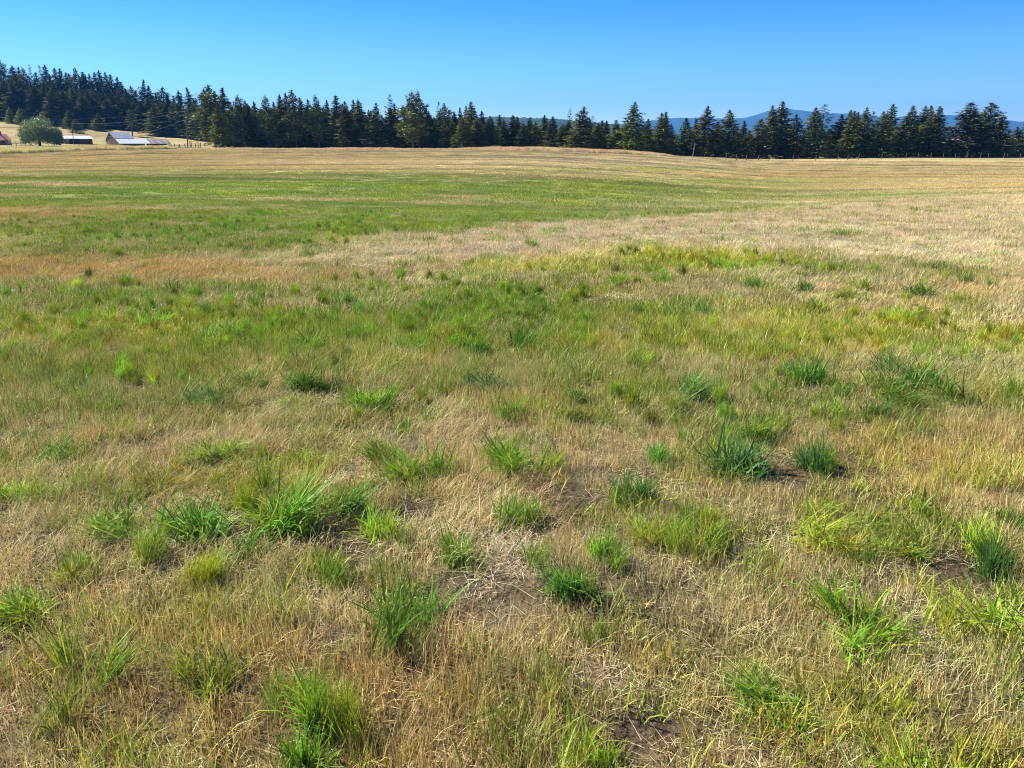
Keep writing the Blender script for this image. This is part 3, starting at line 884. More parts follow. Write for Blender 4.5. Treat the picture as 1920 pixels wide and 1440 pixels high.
HUES = {'G': ((.100, .220, .022), 'deep green'), 'B': ((.085, .185, .032), 'dark blue-green'), 'M': ((.175, .280, .026), 'mid green'), 'Y': ((.250, .350, .024), 'yellow-green'), 'O': ((.33, .33, .03), 'golden'), 'L': ((.165, .330, .024), 'bright green')}
# base x, base y (photo), width, height, hue
TL = [
 (60,1145,110,62,'Y'),(155,1078,80,50,'Y'),(375,1085,80,60,'Y'),(285,1052,60,75,'M'),(150,1300,220,130,'M'),(560,1425,150,150,'L'),(562,1310,90,60,'M'),(400,1285,110,80,'M'),
 (640,1095,70,65,'M'),(755,1172,150,115,'G'),(700,1012,90,75,'Y'),(875,1047,90,65,'L'),(1060,1107,100,80,'G'),(1120,1052,80,80,'L'),(1215,1012,90,60,'Y'),(665,1395,130,140,'Y'),
 (1085,1432,110,90,'Y'),(1345,1022,80,70,'M'),(1540,1032,130,65,'Y'),(1700,1037,110,60,'M'),(1880,1072,100,95,'B'),(1625,1200,170,110,'L'),(1822,1168,150,85,'Y'),(1462,1335,150,55,'L'),(1750,1442,180,70,'Y'),
 (108,867,85,52,'G'),(385,762,95,45,'B'),(205,762,80,30,'M'),(573,732,70,52,'G'),(560,762,60,30,'M'),(490,727,90,28,'G'),(410,852,100,52,'M'),(310,902,110,38,'O'),(28,927,80,50,'Y'),(95,942,70,46,'M'),
 (228,988,120,72,'M'),(362,988,120,80,'L'),(520,998,150,105,'L'),(640,962,95,62,'G'),(455,868,60,40,'Y'),(560,657,70,26,'L'),(400,657,60,20,'M'),(680,772,100,62,'L'),(905,727,78,46,'B'),(850,727,50,26,'M'),
 (945,782,62,46,'G'),(1070,742,70,32,'B'),(1075,787,60,36,'M'),(720,862,70,58,'M'),(765,892,115,72,'L'),(925,877,135,82,'L'),(1040,887,70,50,'Y'),(1225,872,75,50,'G'),(1168,938,90,78,'B'),(990,982,90,72,'M'),
 (765,802,50,30,'M'),(1278,738,100,52,'B'),(1510,722,78,60,'G'),(1450,727,50,24,'M'),(1705,700,140,58,'B'),(1710,742,150,52,'G'),(1585,782,62,42,'M'),(1643,787,60,46,'B'),(1908,742,65,60,'M'),
 (1395,892,125,82,'B'),(1543,887,88,74,'B'),(1405,822,65,50,'M'),(1512,962,80,42,'Y'),(1300,968,70,40,'M'),(1655,992,100,52,'M'),(1900,982,55,46,'G'),(1260,598,52,26,'B'),(1225,512,35,14,'L'),(1150,532,48,24,'L'),
 (1415,540,36,20,'G'),(1513,549,38,22,'G'),(1565,559,48,18,'M'),(1714,552,48,26,'G'),(1806,532,32,14,'G'),(1865,541,26,11,'G'),(1196,592,32,17,'G'),(1316,592,32,22,'G'),(1085,642,38,16,'L'),(1220,637,42,17,'Y'),
 (1515,586,52,18,'Y'),(975,645,62,42,'G'),(995,462,32,12,'M'),(1360,503,52,22,'L'),(1242,530,36,13,'L'),(1620,545,30,12,'M'),(1680,600,60,16,'Y'),(6,560,26,18,'G'),(115,556,48,13,'M'),(278,611,68,26,'L'),(425,634,74,26,'L'),
 (200,602,60,20,'Y'),(395,592,42,14,'G'),(485,571,32,11,'G'),(618,602,62,24,'G'),(676,642,62,30,'G'),(645,572,36,18,'G'),(535,612,52,17,'M'),(900,664,40,28,'G'),(870,608,50,22,'L'),(800,582,52,15,'G'),
 (850,655,60,25,'L'),(765,655,62,26,'L'),(665,590,36,16,'G'),(330,760,60,30,'G'),(590,820,50,20,'Y'),(1000,1045,60,40,'M'),(540,870,80,34,'Y'),(1310,640,50,16,'M'),(1180,690,70,30,'M'),(1640,510,30,10,'M'),(1010,700,60,16,'M'),
 (1260,1010,60,40,'M'),(470,1045,60,40,'G'),(1560,735,50,20,'G'),(1110,1200,40,50,'M'),
]
def place_words(px, py):
    hx = ['at the left edge', 'far left', 'left', 'left of centre', 'at centre', 'right of centre', 'right', 'far right', 'at the right edge']
    i = min(8, max(0, int(px / 1920 * 9)))
    bands = [(480, 'out on the dry rise'), (525, 'on the yellow belt'), (575, 'on far green belt'), (625, 'on the near green belt'), (670, 'beyond the middle field'), (735, 'in the middle field'),
             (795, 'just past the near field'), (870, 'in the near field'), (930, 'behind the bare soil'), (1000, 'beside bare soil'), (1060, 'in the near stubble'), (1120, 'low in the photo'), (1210, 'in the low foreground'), (1345, 'near the bottom'), (2000, 'at the bottom edge')]
    b = next(w for lim, w in bands if py < lim)
    return hx[i], b
used = {}
for k, (bx, by, w, h, hue) in enumerate(TL):
    x, y, z = at_ground(bx, by)
    dist = y * CP + (CAMZ - z) * SP
    wm, hm = w * dist / FPX, h * dist / FPX / .93
    ratio = wm / max(hm, .01)
    rk = random.Random(k * 7 + 1)
    kind = 'flat' if ratio > 2.1 else ('upright' if ratio < 1.05 else 'round')
    if h > 100 and hue in 'MY': kind = 'sparse'
    me = TUFTS[kind][rk.randrange(7)]
    o = link('grass_tuft', me, loc=(x, y, z - .005))
    hm *= .93
    sd_ = (CAMZ - z) / math.hypot(y, CAMZ); cd_ = math.sqrt(1 - sd_ * sd_)
    dep = min(wm, hm / max(sd_, .05) * .6)                # footprint depth
    sz = min(max((hm - .55 * dep * sd_) / cd_, .30 * wm, .07), .24)
    if by < 700: sz = max(sz, .14)
    o.scale = (wm * 1.28, wm * 1.28, sz * 1.05)
    o.rotation_euler = (0, 0, rk.random() * 6.28)
    c, hw = HUES[hue]
    j = .85 + .3 * rk.random()
    o.color = (c[0] * j * rk.uniform(.9, 1.15), c[1] * j, c[2] * j, 1)
    size = 'large' if w * h > 7500 else ('small' if w * h < 1300 else '')
    shp = {'flat': 'low spreading', 'upright': 'upright', 'sparse': 'long-bladed sparse', 'round': 'bushy'}[kind]
    a, b = place_words(bx, by)
    lab = ' '.join(q for q in (size, hw, shp, 'grass tuft', a, b) if q)
    used.setdefault(lab, []).append((by, bx, o))
    tag(o, lab, 'grass tuft', 'green tufts standing in the dry grass')
for lab, L in used.items():
    if len(L) > 1:
        L.sort(key=lambda q: q[1])
        wd = ['left', 'right'] if len(L) == 2 else ['leftmost', 'middle', 'rightmost'] if len(L) == 3 else ['first', 'second', 'third', 'fourth', 'fifth', 'sixth']
        for q, (a, b, o) in enumerate(L):
            for cut in ('low spreading ', 'bushy ', 'upright ', 'large ', 'small '):
                if len(lab.replace('-', ' ').split()) > 10 and sum(1 for u in used if u.replace(cut, '') == lab.replace(cut, '')) == 1: lab = lab.replace(cut, '')
            o['label'] = lab + ', ' + wd[q] + ' of ' + ['', '', 'two', 'three', 'four', 'five', 'six'][len(L)]
# smaller unlisted tufts read as one mass
col = bpy.data.collections.new('small_tufts')
for k in ('round', 'flat', 'upright'):
    for me in TUFTS[k][:2]:
        m2 = me.copy(); m2.materials.clear(); m2.materials.append(M_BLADE)
        col.objects.link(bpy.data.objects.new('small_tuft', m2))
PROTO['small_tuft'] = col
n = 16000
x, y = wedge(n, 2.0, 26, 40)
W = fieldmap(x, y)
p = np.clip(W['G'] * .8 + W['Y'] * .55 + W['D'] * .3 - .10 + .05 * (np.hypot(x, y) < 14) - .6 * W['P'], 0, 1) * np.clip((fbm(x / 1.3, y / 1.3, 401, 3) - .40) * 5, 0, 1) * np.clip(1.15 - np.hypot(x, y) / 30, .3, 1)
s = RNG.random(n) < p * 1.15
x, y, W = x[s], y[s], {k: v[s] for k, v in W.items()}
m = len(x)
wG, wY = (W['G'] + .2)[:, None], (W['Y'] + .12)[:, None]
c = (wG * np.array((.19, .33, .024)) + wY * np.array((.36, .40, .027))) / (wG + wY)
scatter('small_grass_tufts', 'small scattered green grass tufts too many to count', ['small_tuft'], [(x, y, .06 + .09 * RNG.random(m), jitter(c, .22))])

# ------------------------------------------------------------------ conifers
def conifer_mesh(seed, kind):
    """unit tree of height 1 and crown width 1, trunk and crown meshes"""
    rg = np.random.default_rng(seed)
    HT = {'fir': 14., 'pine': 16., 'sparse': 15., 'slim': 15.}[kind]
    RB = {'fir': 3.2, 'pine': 2.9, 'sparse': 1.6, 'slim': 2.0}[kind]
    nb = {'fir': 190, 'pine': 135, 'sparse': 70, 'slim': 165}[kind]
    t0 = {'fir': .03, 'pine': .14, 'sparse': .25, 'slim': .06}[kind]
    V, C = [], []
    tr = MB()
    lean = rg.normal(0, .15, 2)
    def axis(t): return np.array((lean[0] * t * t + .12 * math.sin(t * 5 + seed), lean[1] * t * t, t * HT))
    tr.tube([tuple(axis(t) - (0, 0, .3 if t == 0 else 0)) for t in (0, .15, .4, .7, .97)], [HT * q * (.55 if kind == 'sparse' else 1) for q in (.013, .011, .008, .004, .001)], 6)
    lob = rg.random(8) * 6.28
    for b in range(nb):
        t = t0 + (1 - t0) * ((b + rg.random()) / nb) ** (.92 if kind != 'pine' else .85)
        if kind in ('fir', 'slim'): prof = (1 - t) ** .78 * (1 if t > .12 else .75 + 2 * t) + .035
        elif kind == 'pine': prof = min(1, (1 - t) * 2.0) ** .75 * (.78 + .25 * math.sin(t * 21 + seed)) * (1 if t > .3 else .55 + 1.5 * t) + .05
        else: prof = (1 - t) ** .6 * .9 + .08
        az = b * 2.39996 + rg.normal(0, .35)
        L = RB * prof * rg.uniform(.62, 1.15) * (1 + .18 * math.sin(az * 2 + lob[0] + t * 9))
        if rg.random() < .06: L *= 1.25
        up = {'fir': .02 + .75 * max(t - .55, 0), 'slim': .0 + .9 * max(t - .5, 0), 'pine': .25 + .5 * (t - .4), 'sparse': .1 + .4 * t}[kind]
        o0 = axis(t)
        d = np.array((math.cos(az), math.sin(az), up)); d /= np.linalg.norm(d)
        side = np.array((-math.sin(az), math.cos(az), 0))
        ns = int(4 + L * {'fir': 7.2, 'pine': 8.0, 'sparse': 5.0, 'slim': 7.8}[kind])
        tr_end = o0 + d * L * .8 + np.array((0, 0, -.10 * L * L * (kind == 'fir')))
        if L > 1.0 and kind in ('pine', 'sparse') and b % 2 == 0:
            tr.tube([tuple(o0), tuple(tr_end)], [.05, .02], 3)
        bright = rg.uniform(.72, 1.25)
        for q in range(ns):
            s = ((q + rg.random()) / ns) ** .75
            if kind in ('pine', 'sparse'): s = .25 + .75 * s
            sag = -.075 * (L * s) ** 1.7 * (1.3 if kind in ('fir', 'slim') else .25)
            wsp = (1.0 - .55 * s) * L * .34
            off = side * rg.normal(0, wsp * .7) + np.array((0, 0, sag + rg.normal(0, .14 if kind != 'pine' else .32)))
            p = o0 + d * L * s + off
            l = rg.uniform(.34, .76) * (.8 if kind == 'sparse' else 1) * (.55 + .45 * min(1, (1 - t) * 3.5))
            w = l * rg.uniform(.38, .66)
            if kind == 'pine': dd = d * .6 + rg.normal(0, .65, 3)
            else: dd = d * .8 + side * rg.normal(0, .55) + np.array((0, 0, -.22 + rg.normal(0, .28)))
            dd /= np.linalg.norm(dd)
            sd2 = np.cross(dd, rg.normal(0, 1, 3) * np.array((.7, .7, 1)) + np.array((0, 0, .9))); sd2 /= max(np.linalg.norm(sd2), 1e-6)
            V += [p - sd2 * w * .5 - dd * l * .35, p + sd2 * w * .5 - dd * l * .3, p + dd * l * .65]
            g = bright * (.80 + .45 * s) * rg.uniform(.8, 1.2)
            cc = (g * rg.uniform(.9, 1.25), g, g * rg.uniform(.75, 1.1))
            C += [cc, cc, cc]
    for q in range(10):   # leader
        p = axis(.95 + .05 * q / 10); l = .35
        a = rg.random() * 6.28
        V += [p + np.array((-.05, 0, -.12)), p + np.array((.05, 0, -.12)), p + np.array((math.cos(a) * .14, math.sin(a) * .14, l * .8))]
        C += [(1, 1, 1)] * 3
    V = np.array(V); C = np.array(C)
    F = np.arange(len(V)).reshape(-1, 3)
    # normalise height to 1, width to 1 (97th percentile)
    zt = V[:, 2].max(); wd = 2 * np.percentile(np.hypot(V[:, 0], V[:, 1]), {'fir': 84, 'slim': 84, 'pine': 88, 'sparse': 88}[kind])
    sc = np.array((1 / wd, 1 / wd, 1 / zt))
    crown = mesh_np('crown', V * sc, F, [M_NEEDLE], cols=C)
    tr.v = [tuple(np.array(q) * sc) for q in tr.v]
    trunk = tr.mesh('trunk', M_BARK)
    return trunk, crown

KINDS_T = {'fir': ('fir_tree', [conifer_mesh(100 + i, 'fir') for i in range(7)]),
           'pine': ('pine_tree', [conifer_mesh(200 + i, 'pine') for i in range(7)]),
           'slim': ('conifer_tree', [conifer_mesh(400 + i, 'slim') for i in range(7)]),
           'sparse': ('larch_tree', [conifer_mesh(300 + i, 'sparse') for i in range(4)])}
TH = {'k': (.052, .064, .015), 'd': (.072, .090, .017), 'm': (.104, .126, .022), 'l': (.115, .145, .032), 'b': (.088, .094, .022), 'p': (.125, .145, .055), 'y': (.20, .26, .04)}
TW = {'k': 'very dark', 'd': 'dark green', 'm': 'mid green', 'l': 'lighter green', 'b': 'brownish green', 'p': 'pale grey-green', 'y': 'light yellow-green'}
LAND = [(5, 'the red-roofed house'), (76, 'the round silvery willow'), (143, 'the white-roofed shed'), (215, 'the gabled barn'), (290, 'the rusty lean-to roof'), (348, 'the tall utility pole'), (391, 'the broad bare-trunked pine'), (547, 'the tallest pine left of centre'), (703, 'the black round-topped fir'), (884, 'the broad round-topped fir'), (1060, 'the red log on the mound'), 
        (775, 'the tall paired pines'), (864, 'the short thin pole'), (1091, 'the broad fir behind the mound'), (1187, 'the tall conical fir'), (1301, 'the pale leaning post'), (1466, 'the twin-topped tall fir'), (1541, 'the two-toned fir'), (1675, 'the windswept fir'), (1822, 'the broad fir left of the tank')]
trees = []
def tree(px, top, w, kind, hue, y, base_off=0.0, row='front', label=None, group='conifers of the treeline'):
    x = at_px(px, top, y)
    z = H(x, y) + base_off
    h = z_at(top, y) - z
    wm = 1.12 * w * (y * CP) / FPX
    name, var = KINDS_T[kind]
    rk = random.Random(int(px * 13 + top))
    tm, cm = var[rk.randrange(len(var))]
    root = empty(name, (x, y, z), rk.random() * 6.28)
    root.scale = (wm, wm, h)
    t = link('trunk', tm, root); c = link('crown', cm, root)
    col = TH[hue]; j = rk.uniform(.85, 1.15)
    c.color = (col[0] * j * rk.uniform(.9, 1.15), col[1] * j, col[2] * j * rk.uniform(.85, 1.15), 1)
    trees.append([px, top, w, kind, hue, row, root, label, h])
    tag(root, label, 'tree', group)
    return root
SH = {'fir': 'conical fir', 'pine': 'shaggy pine', 'slim': 'slim conifer', 'sparse': 'thin-crowned larch'}

# middle and right treeline, front row
for a in [
    (324,178,22,'slim','d',318),(338,168,30,'slim','d',314),(352,163,26,'slim','m',310),(376,166,34,'slim','d',300),(365,182,30,'fir','d',305),(391,158,52,'pine','m',212),(416,162,32,'slim','k',232),(410,200,34,'fir','l',205),(403,176,24,'slim','d',285),
    (430,186,26,'pine','d',222),(445,176,34,'pine','b',214),(457,187,24,'slim','d',226),(466,193,24,'slim','d',216),(477,190,26,'slim','m',222),(497,177,34,'pine','m',214),(512,190,26,'slim','d',222),
    (524,175,30,'slim','m',216),(535,173,26,'slim','d',226),(547,167,34,'pine','d',212),(563,181,28,'slim','d',222),(573,185,26,'slim','k',216),(592,175,32,'pine','m',211),(604,198,26,'fir','d',218),(611,186,24,'slim','d',226),
    (628,177,32,'slim','m',213),(641,194,24,'slim','d',222),(648,189,30,'slim','b',207),(664,186,24,'slim','d',222),(676,185,34,'slim','m',209),(690,205,26,'fir','d',215),(703,192,34,'fir','k',205),(718,215,26,'fir','d',212),
    (729,175,22,'sparse','d',222),(730,200,34,'slim','b',205),(743,193,30,'slim','d',212),(757,196,26,'slim','d',210),(769,168,44,'pine','m',199),(783,167,38,'pine','d',206),(797,198,30,'pine','d',209),(804,207,22,'slim','m',207),
    (822,190,16,'sparse','d',222),(835,192,32,'pine','m',203),(822,212,30,'slim','d',210),(851,208,28,'slim','d',210),(864,200,20,'slim','d',222),(871,196,18,'slim','k',219),(884,190,44,'fir','m',205),(868,220,34,'fir','m',198),
    (895,222,36,'fir','b',200),(905,207,26,'slim','d',210),(920,216,30,'fir','m',204),(936,214,24,'slim','d',215),(946,222,26,'fir','d',209),(963,215,30,'slim','d',209),(972,218,24,'slim','m',214),(980,232,26,'fir','d',206),
    (992,219,26,'slim','d',212),(1005,228,28,'fir','m',206),(1019,215,28,'slim','m',209),(1031,230,28,'fir','b',202),(1041,217,30,'slim','d',209),(1052,232,26,'fir','m',205),(1067,202,17,'sparse','p',212),(1064,228,28,'slim','b',206),
    (1091,199,48,'fir','m',199),(1106,220,24,'slim','d',209),(1113,216,15,'sparse','p',215),(1118,230,34,'fir','m',203),(1130,224,24,'slim','d',212),(1138,225,26,'slim','m',209),(1156,224,34,'fir','l',199),(1170,236,26,'fir','d',206),
    (1187,190,46,'fir','m',196),(1216,222,32,'fir','d',201),(1201,240,26,'fir','d',208),(1240,211,36,'fir','m',198),(1250,208,26,'slim','m',201),(1259,232,26,'fir','k',206),(1286,220,36,'fir','d',203),(1307,222,26,'slim','d',212),
    (1294,240,36,'fir','m',199),(1326,198,46,'fir','b',199),(1350,226,28,'slim','d',212),(1372,205,48,'fir','m',199),(1397,225,26,'slim','m',214),(1406,244,30,'fir','d',206),(1425,222,48,'fir','m',199),(1451,197,42,'fir','m',202),
    (1468,189,46,'fir','m',206),(1497,213,38,'fir','k',199),(1534,200,46,'fir','l',199),(1545,194,40,'sparse','m',206),(1577,213,36,'slim','b',206),(1594,205,34,'fir','m',206),(1603,207,38,'fir','m',200),(1612,209,34,'fir','m',208),
    (1624,201,40,'fir','m',202),(1637,208,24,'sparse','d',214),(1661,208,42,'fir','m',199),(1675,194,40,'fir','d',206),(1699,212,44,'fir','m',200),(1715,197,40,'fir','p',206),(1734,197,36,'fir','m',206),(1745,196,36,'fir','p',209),
    (1738,222,44,'fir','m',200),(1765,198,44,'fir','d',201),(1752,216,38,'fir','d',207),(1822,191,76,'fir','b',206),(1864,191,66,'fir','m',212),(1884,214,40,'fir','m',209),(1850,224,40,'fir','k',216),(1908,237,34,'fir','p',216),
    (1942,210,44,'fir','m',214),(1790,262,40,'fir','b',206),(1560,240,36,'fir','d',210),(1520,238,30,'fir','d',214),(1640,240,44,'fir','d',206),(1480,232,40,'fir','d',209),(1345,240,36,'fir','d',207),(1385,246,36,'fir','k',208)]:
    tree(*a, row='front')
# wooded hillside on the left: lower row, then rows climbing the slope
for a in [
    (291,200,38,'fir','l',318),(298,210,26,'fir','m',326),(243,204,20,'sparse','p',308),(181,213,20,'fir','p',318),(262,190,30,'slim','d',338),(276,182,30,'slim','m',342),(224,188,34,'slim','m',338),(208,180,34,'slim','d',342),
    (196,186,32,'slim','m',336),(166,172,34,'slim','d',338),(150,178,32,'slim','m',330),(136,165,34,'fir','m',336),(118,170,34,'slim','m',326),(104,172,30,'slim','d',330),(92,166,34,'slim','m',326),(76,170,34,'slim','b',332),
    (58,160,34,'slim','d',330),(40,165,34,'slim','b',334),(22,155,36,'slim','d',332),(4,150,36,'slim','m',336),(312,192,34,'slim','k',322),(330,196,30,'slim','d',318),(242,185,30,'slim','d',340),(128,205,22,'fir','m',316),
    (140,224,16,'fir','p',300),(-20,140,36,'slim','d',340),(-50,130,36,'slim','m',345)]:
    tree(*a, row='lower')
for a in [
    (0,112,34,'pine','d',420),(18,122,30,'slim','b',410),(-18,104,34,'slim','d',430),(33,124,20,'slim','d',430),(42,125,32,'pine','b',400),(55,119,13,'sparse','p',430),(73,121,13,'sparse','p',425),(84,121,28,'slim','d',400),(66,134,24,'slim','d',405),
    (102,126,22,'slim','d',420),(109,127,26,'slim','b',400),(121,134,22,'slim','m',420),(127,137,24,'slim','d',400),(139,123,28,'pine','d',392),(153,133,28,'slim','b',392),(161,140,20,'slim','d',405),(168,137,18,'slim','d',420),
    (178,134,24,'slim','b',392),(186,131,26,'slim','d',400),(197,134,20,'slim','d',410),(207,138,26,'slim','d',392),(218,144,26,'slim','m',392),(227,152,28,'slim','d',385),(242,159,28,'pine','d',380),(251,168,24,'slim','d',372),
    (258,161,13,'sparse','p',392),(267,148,22,'slim','d',372),(280,159,24,'slim','d',372),(292,172,26,'slim','d',360),(303,161,34,'pine','k',352),(312,176,26,'slim','k',345),(236,166,26,'slim','d',372),(90,140,24,'slim','d',392),(28,136,26,'slim','d',392)]:
    tree(*a, row='upper', group='conifers on the wooded hillside')
for a in [(16,200,14,'fir','y',322),(34,202,13,'fir','y',320),(44,204,13,'fir','l',321)]:
    tree(*a, row='edge', group='light young trees at the foot of the forest')

# fixed labels for the landmark trees, counted labels for the rest
FIX = {(547,167): 'tallest pine in the wood left of centre, with a spiky top', (703,192): 'very dark fir with an even round top, right of a small gap', (884,190): 'broad mid green fir with round shoulders, left of the mound', (391,158): 'broad shaggy pine with a bare lower trunk, just right of the utility pole', (410,200): 'bushy lighter green fir standing in front of the broad pine by the pole',
       (769,168): 'left of the two tallest paired pines in the middle of the treeline', (783,167): 'right and thinner of the two tallest paired pines in the middle treeline',
       (1091,199): 'broad conical fir rising behind the grassy mound', (1067,202): 'thin nearly bare larch just left of the broad fir behind the mound', (1187,190): 'tall conical fir standing alone above its neighbours right of the mound',
       (1468,189): 'tall twin-topped fir in front of the mountain peak, right top', (1451,197): 'tall fir joined to the twin-topped fir, left top', (1534,200): 'bright green left half of the two-toned fir', (1545,194): 'thin open right half of the two-toned fir',
       (1675,194): 'dark fir with a windswept top bending right', (1822,191): 'broad brownish fir with a wide skirt left of the white tank', (1864,191): 'wide dark fir directly behind the white tank',
       (291,200): 'light green rounded conifer at the forest edge, above the lean-to', (16,200): 'left light yellow-green sapling before the dark forest', (34,202): 'middle light yellow-green sapling before the dark forest', (44,204): 'right lighter green sapling before the dark forest',
       (729,175): 'narrow-topped larch left of the tall paired pines', (1326,198): 'tall brownish fir right of the pale leaning post'}
ordw = ['', 'first', 'second', 'third', 'fourth', 'fifth', 'sixth', 'seventh', 'eighth', 'ninth', 'tenth', 'eleventh', 'twelfth']
byrow = {}
for T in trees: byrow.setdefault(T[5], []).append(T)
for row, L in byrow.items():
    L.sort(key=lambda t: t[0])
    for T in L:
        px, top, w, kind, hue, _, root, lb, hh = T
        if (px, top) in FIX:
            root['label'] = FIX[(px, top)]; continue
        if px < 0:
            root['label'] = '%s %s cut by the left photo edge, %s row' % (TW[hue], SH[kind], row); 
            root['label'] += ', outer' if px < -19 else ''
            continue
        li = max([q for q in LAND if q[0] < px] or [(0, 'the left photo edge')], key=lambda q: q[0])
        ri = min([q for q in LAND if q[0] > px] or [(1920, 'the right photo edge')], key=lambda q: q[0])
        n_ = sum(1 for U in L if li[0] < U[0] <= px and U[0] >= 0)
        m_ = sum(1 for U in L if px <= U[0] < ri[0])
        nn, sd_, lm = (n_, 'right', li[1]) if n_ <= m_ else (m_, 'left', ri[1])
        rw = {'front': '', 'lower': 'lower hillside row, ', 'upper': 'hilltop row, ', 'edge': 'forest edge, '}[row]
        root['label'] = '%s %s, %s%s %s of %s' % (TW[hue], SH[kind], rw, ordw[min(nn, 12)], sd_, lm)

# depth of the wood behind: one mass of crowns
def wood(name, label, spec, seed):
    rg = np.random.default_rng(seed)
    col = bpy.data.collections.new(name + '_trees')
    for kk in ('slim', 'fir', 'pine'):
        for tm, cm in KINDS_T[kk][1][:3]:
            m2 = cm.copy(); m2.materials.clear(); m2.materials.append(M_BLADE_NEEDLE)
            col.objects.link(bpy.data.objects.new('distant_conifer', m2))
    PROTO[name] = col
    X, Y, Sx, Sz = [], [], [], []
    for (p0, p1, y0, y1, n, t0, t1) in spec:
        for _ in range(n):
            px = rg.uniform(p0, p1); yy = rg.uniform(y0, y1)
            x = at_depth(px, yy); z = H(x, yy)
            f = (px - p0) / (p1 - p0)
            top = t0 + (t1 - t0) * f + rg.uniform(0, 22)
            h = max(z_at(top, yy) - z, 4)
            X.append(x); Y.append(yy); Sz.append(h); Sx.append(rg.uniform(4.2, 6.0))
    return np.array(X), np.array(Y), np.array(Sx), np.array(Sz), col
M_BLADE_NEEDLE = leafy('far_needles', _stuffcol, .12, .02, .5)
def wood_obj(name, label, spec, seed):
    X, Y, Sx, Sz, col = wood(name, label, spec, seed)
    scatter(name, label, [name], [(X, Y, np.ones(len(X)), jitter(np.array([(.055, .064, .014)]) * np.ones((len(X), 1)), .12))], 'woodland')
    o = [q for q in COL.objects if q.name.split('.')[0] == name][-1]
    a = o.data.attributes.new('sv', 'FLOAT_VECTOR', 'POINT')
    a.data.foreach_set('vector', np.stack([Sx, Sx, Sz], 1).astype(np.float32).ravel())
    ng = o.modifiers[0].node_group
    ip = [q for q in ng.nodes if q.bl_idname == 'GeometryNodeInstanceOnPoints'][0]
    q = ng.nodes.new('GeometryNodeInputNamedAttribute'); q.data_type = 'FLOAT_VECTOR'; q.inputs[0].default_value = 'sv'
    for l in list(ng.links):
        if l.to_socket == ip.inputs['Scale']: ng.links.remove(l)
    ng.links.new(q.outputs[0], ip.inputs['Scale'])
wood_obj('background_woodland', 'dark mass of conifers filling the wood behind the front trees',
         [(320, 440, 318, 370, 34, 190, 200), (440, 700, 225, 300, 170, 194, 204), (700, 860, 220, 290, 60, 212, 222), (860, 1180, 215, 280, 120, 226, 236), (1180, 1330, 215, 250, 22, 244, 250), (1330, 1510, 214, 240, 20, 250, 252), (1570, 1760, 214, 240, 16, 246, 250)], 5)
wood_obj('hillside_forest', 'dark unbroken conifer forest covering the hillside above the farm',
         [(-900, -260, 345, 470, 230, 100, 128), (-260, 120, 345, 470, 210, 128, 150), (100, 240, 345, 430, 110, 145, 175), (230, 340, 335, 400, 80, 178, 192)], 6)

# ------------------------------------------------------------------ round willow, shrubs
def leaf_ball(name, lobes, n, size, col, root, seed, mat=M_LEAF):
    rg = np.random.default_rng(seed)
    V, C = [], []
    per = n // len(lobes)
    for (cx, cyy, cz, rx, ry, rz) in lobes:
        for _ in range(per):
            d = rg.normal(0, 1, 3); d /= np.linalg.norm(d)
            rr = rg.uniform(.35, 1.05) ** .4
            nz = .82 + .3 * math.sin(d[0] * 5 + cx * 3 + d[2] * 4) * math.cos(d[1] * 6 + d[2] * 7)
            p = np.array((cx, cyy, cz)) + d * np.array((rx, ry, rz)) * rr * nz
            if p[2] < .1: continue
            l = size * rg.uniform(.6, 1.4)
            a = rg.normal(0, 1, 3) + d * .4 + np.array((0, 0, .2)); a /= np.linalg.norm(a)
            b = np.cross(a, rg.normal(0, 1, 3)); b /= np.linalg.norm(b)
            V += [p - b * l * .25, p + b * l * .25, p + a * l]
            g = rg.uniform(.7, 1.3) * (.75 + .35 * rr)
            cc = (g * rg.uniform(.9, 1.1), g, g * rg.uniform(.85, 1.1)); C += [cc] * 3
    V = np.array(V); F = np.arange(len(V)).reshape(-1, 3)
    o = link(name, mesh_np(name, V, F, [mat], cols=np.array(C)), root)
    o.color = (*col, 1)
    return o

yw = 234.0
xw = at_depth(76, yw); zw = H(xw, yw)
root = empty('willow_tree', (xw, yw, zw))
tag(root, 'round silvery-green willow with a smaller lobe on its right, by the farm', 'tree')
tb = MB()
tb.tube([(0, 0, -.3), (.1, 0, 1.2), (.3, .1, 2.6)], [.4, .32, .24], 8)
for a, e in ((-2.6, 5), (-1.2, 6.4), (1.3, 6.2), (2.8, 4.8), (.2, 6.8), (-3.6, 3.2), (4.4, 3.0)):
    tb.tube([(.2, 0, 1.8), (a * .5, .3 * a % .8, e * .6), (a, .5, e)], [.2, .12, .04], 5)
tb.build('trunk', M_BARK, root)
leaf_ball('crown', [(-1.5, 0, 4.2, 4.0, 3.6, 3.4), (.9, 0, 5.2, 3.6, 3.4, 3.3), (-3.4, -.3, 2.8, 2.2, 2.3, 2.6), (.4, -1.2, 2.8, 3.8, 3, 2.7), (3.6, -.3, 2.5, 2.4, 2.3, 2.4), (4.9, .2, 3.2, 1.9, 2, 2.0), (5.3, 0, 1.7, 1.8, 1.8, 1.6)], 21000, .33, (.19, .26, .085), root, 61)

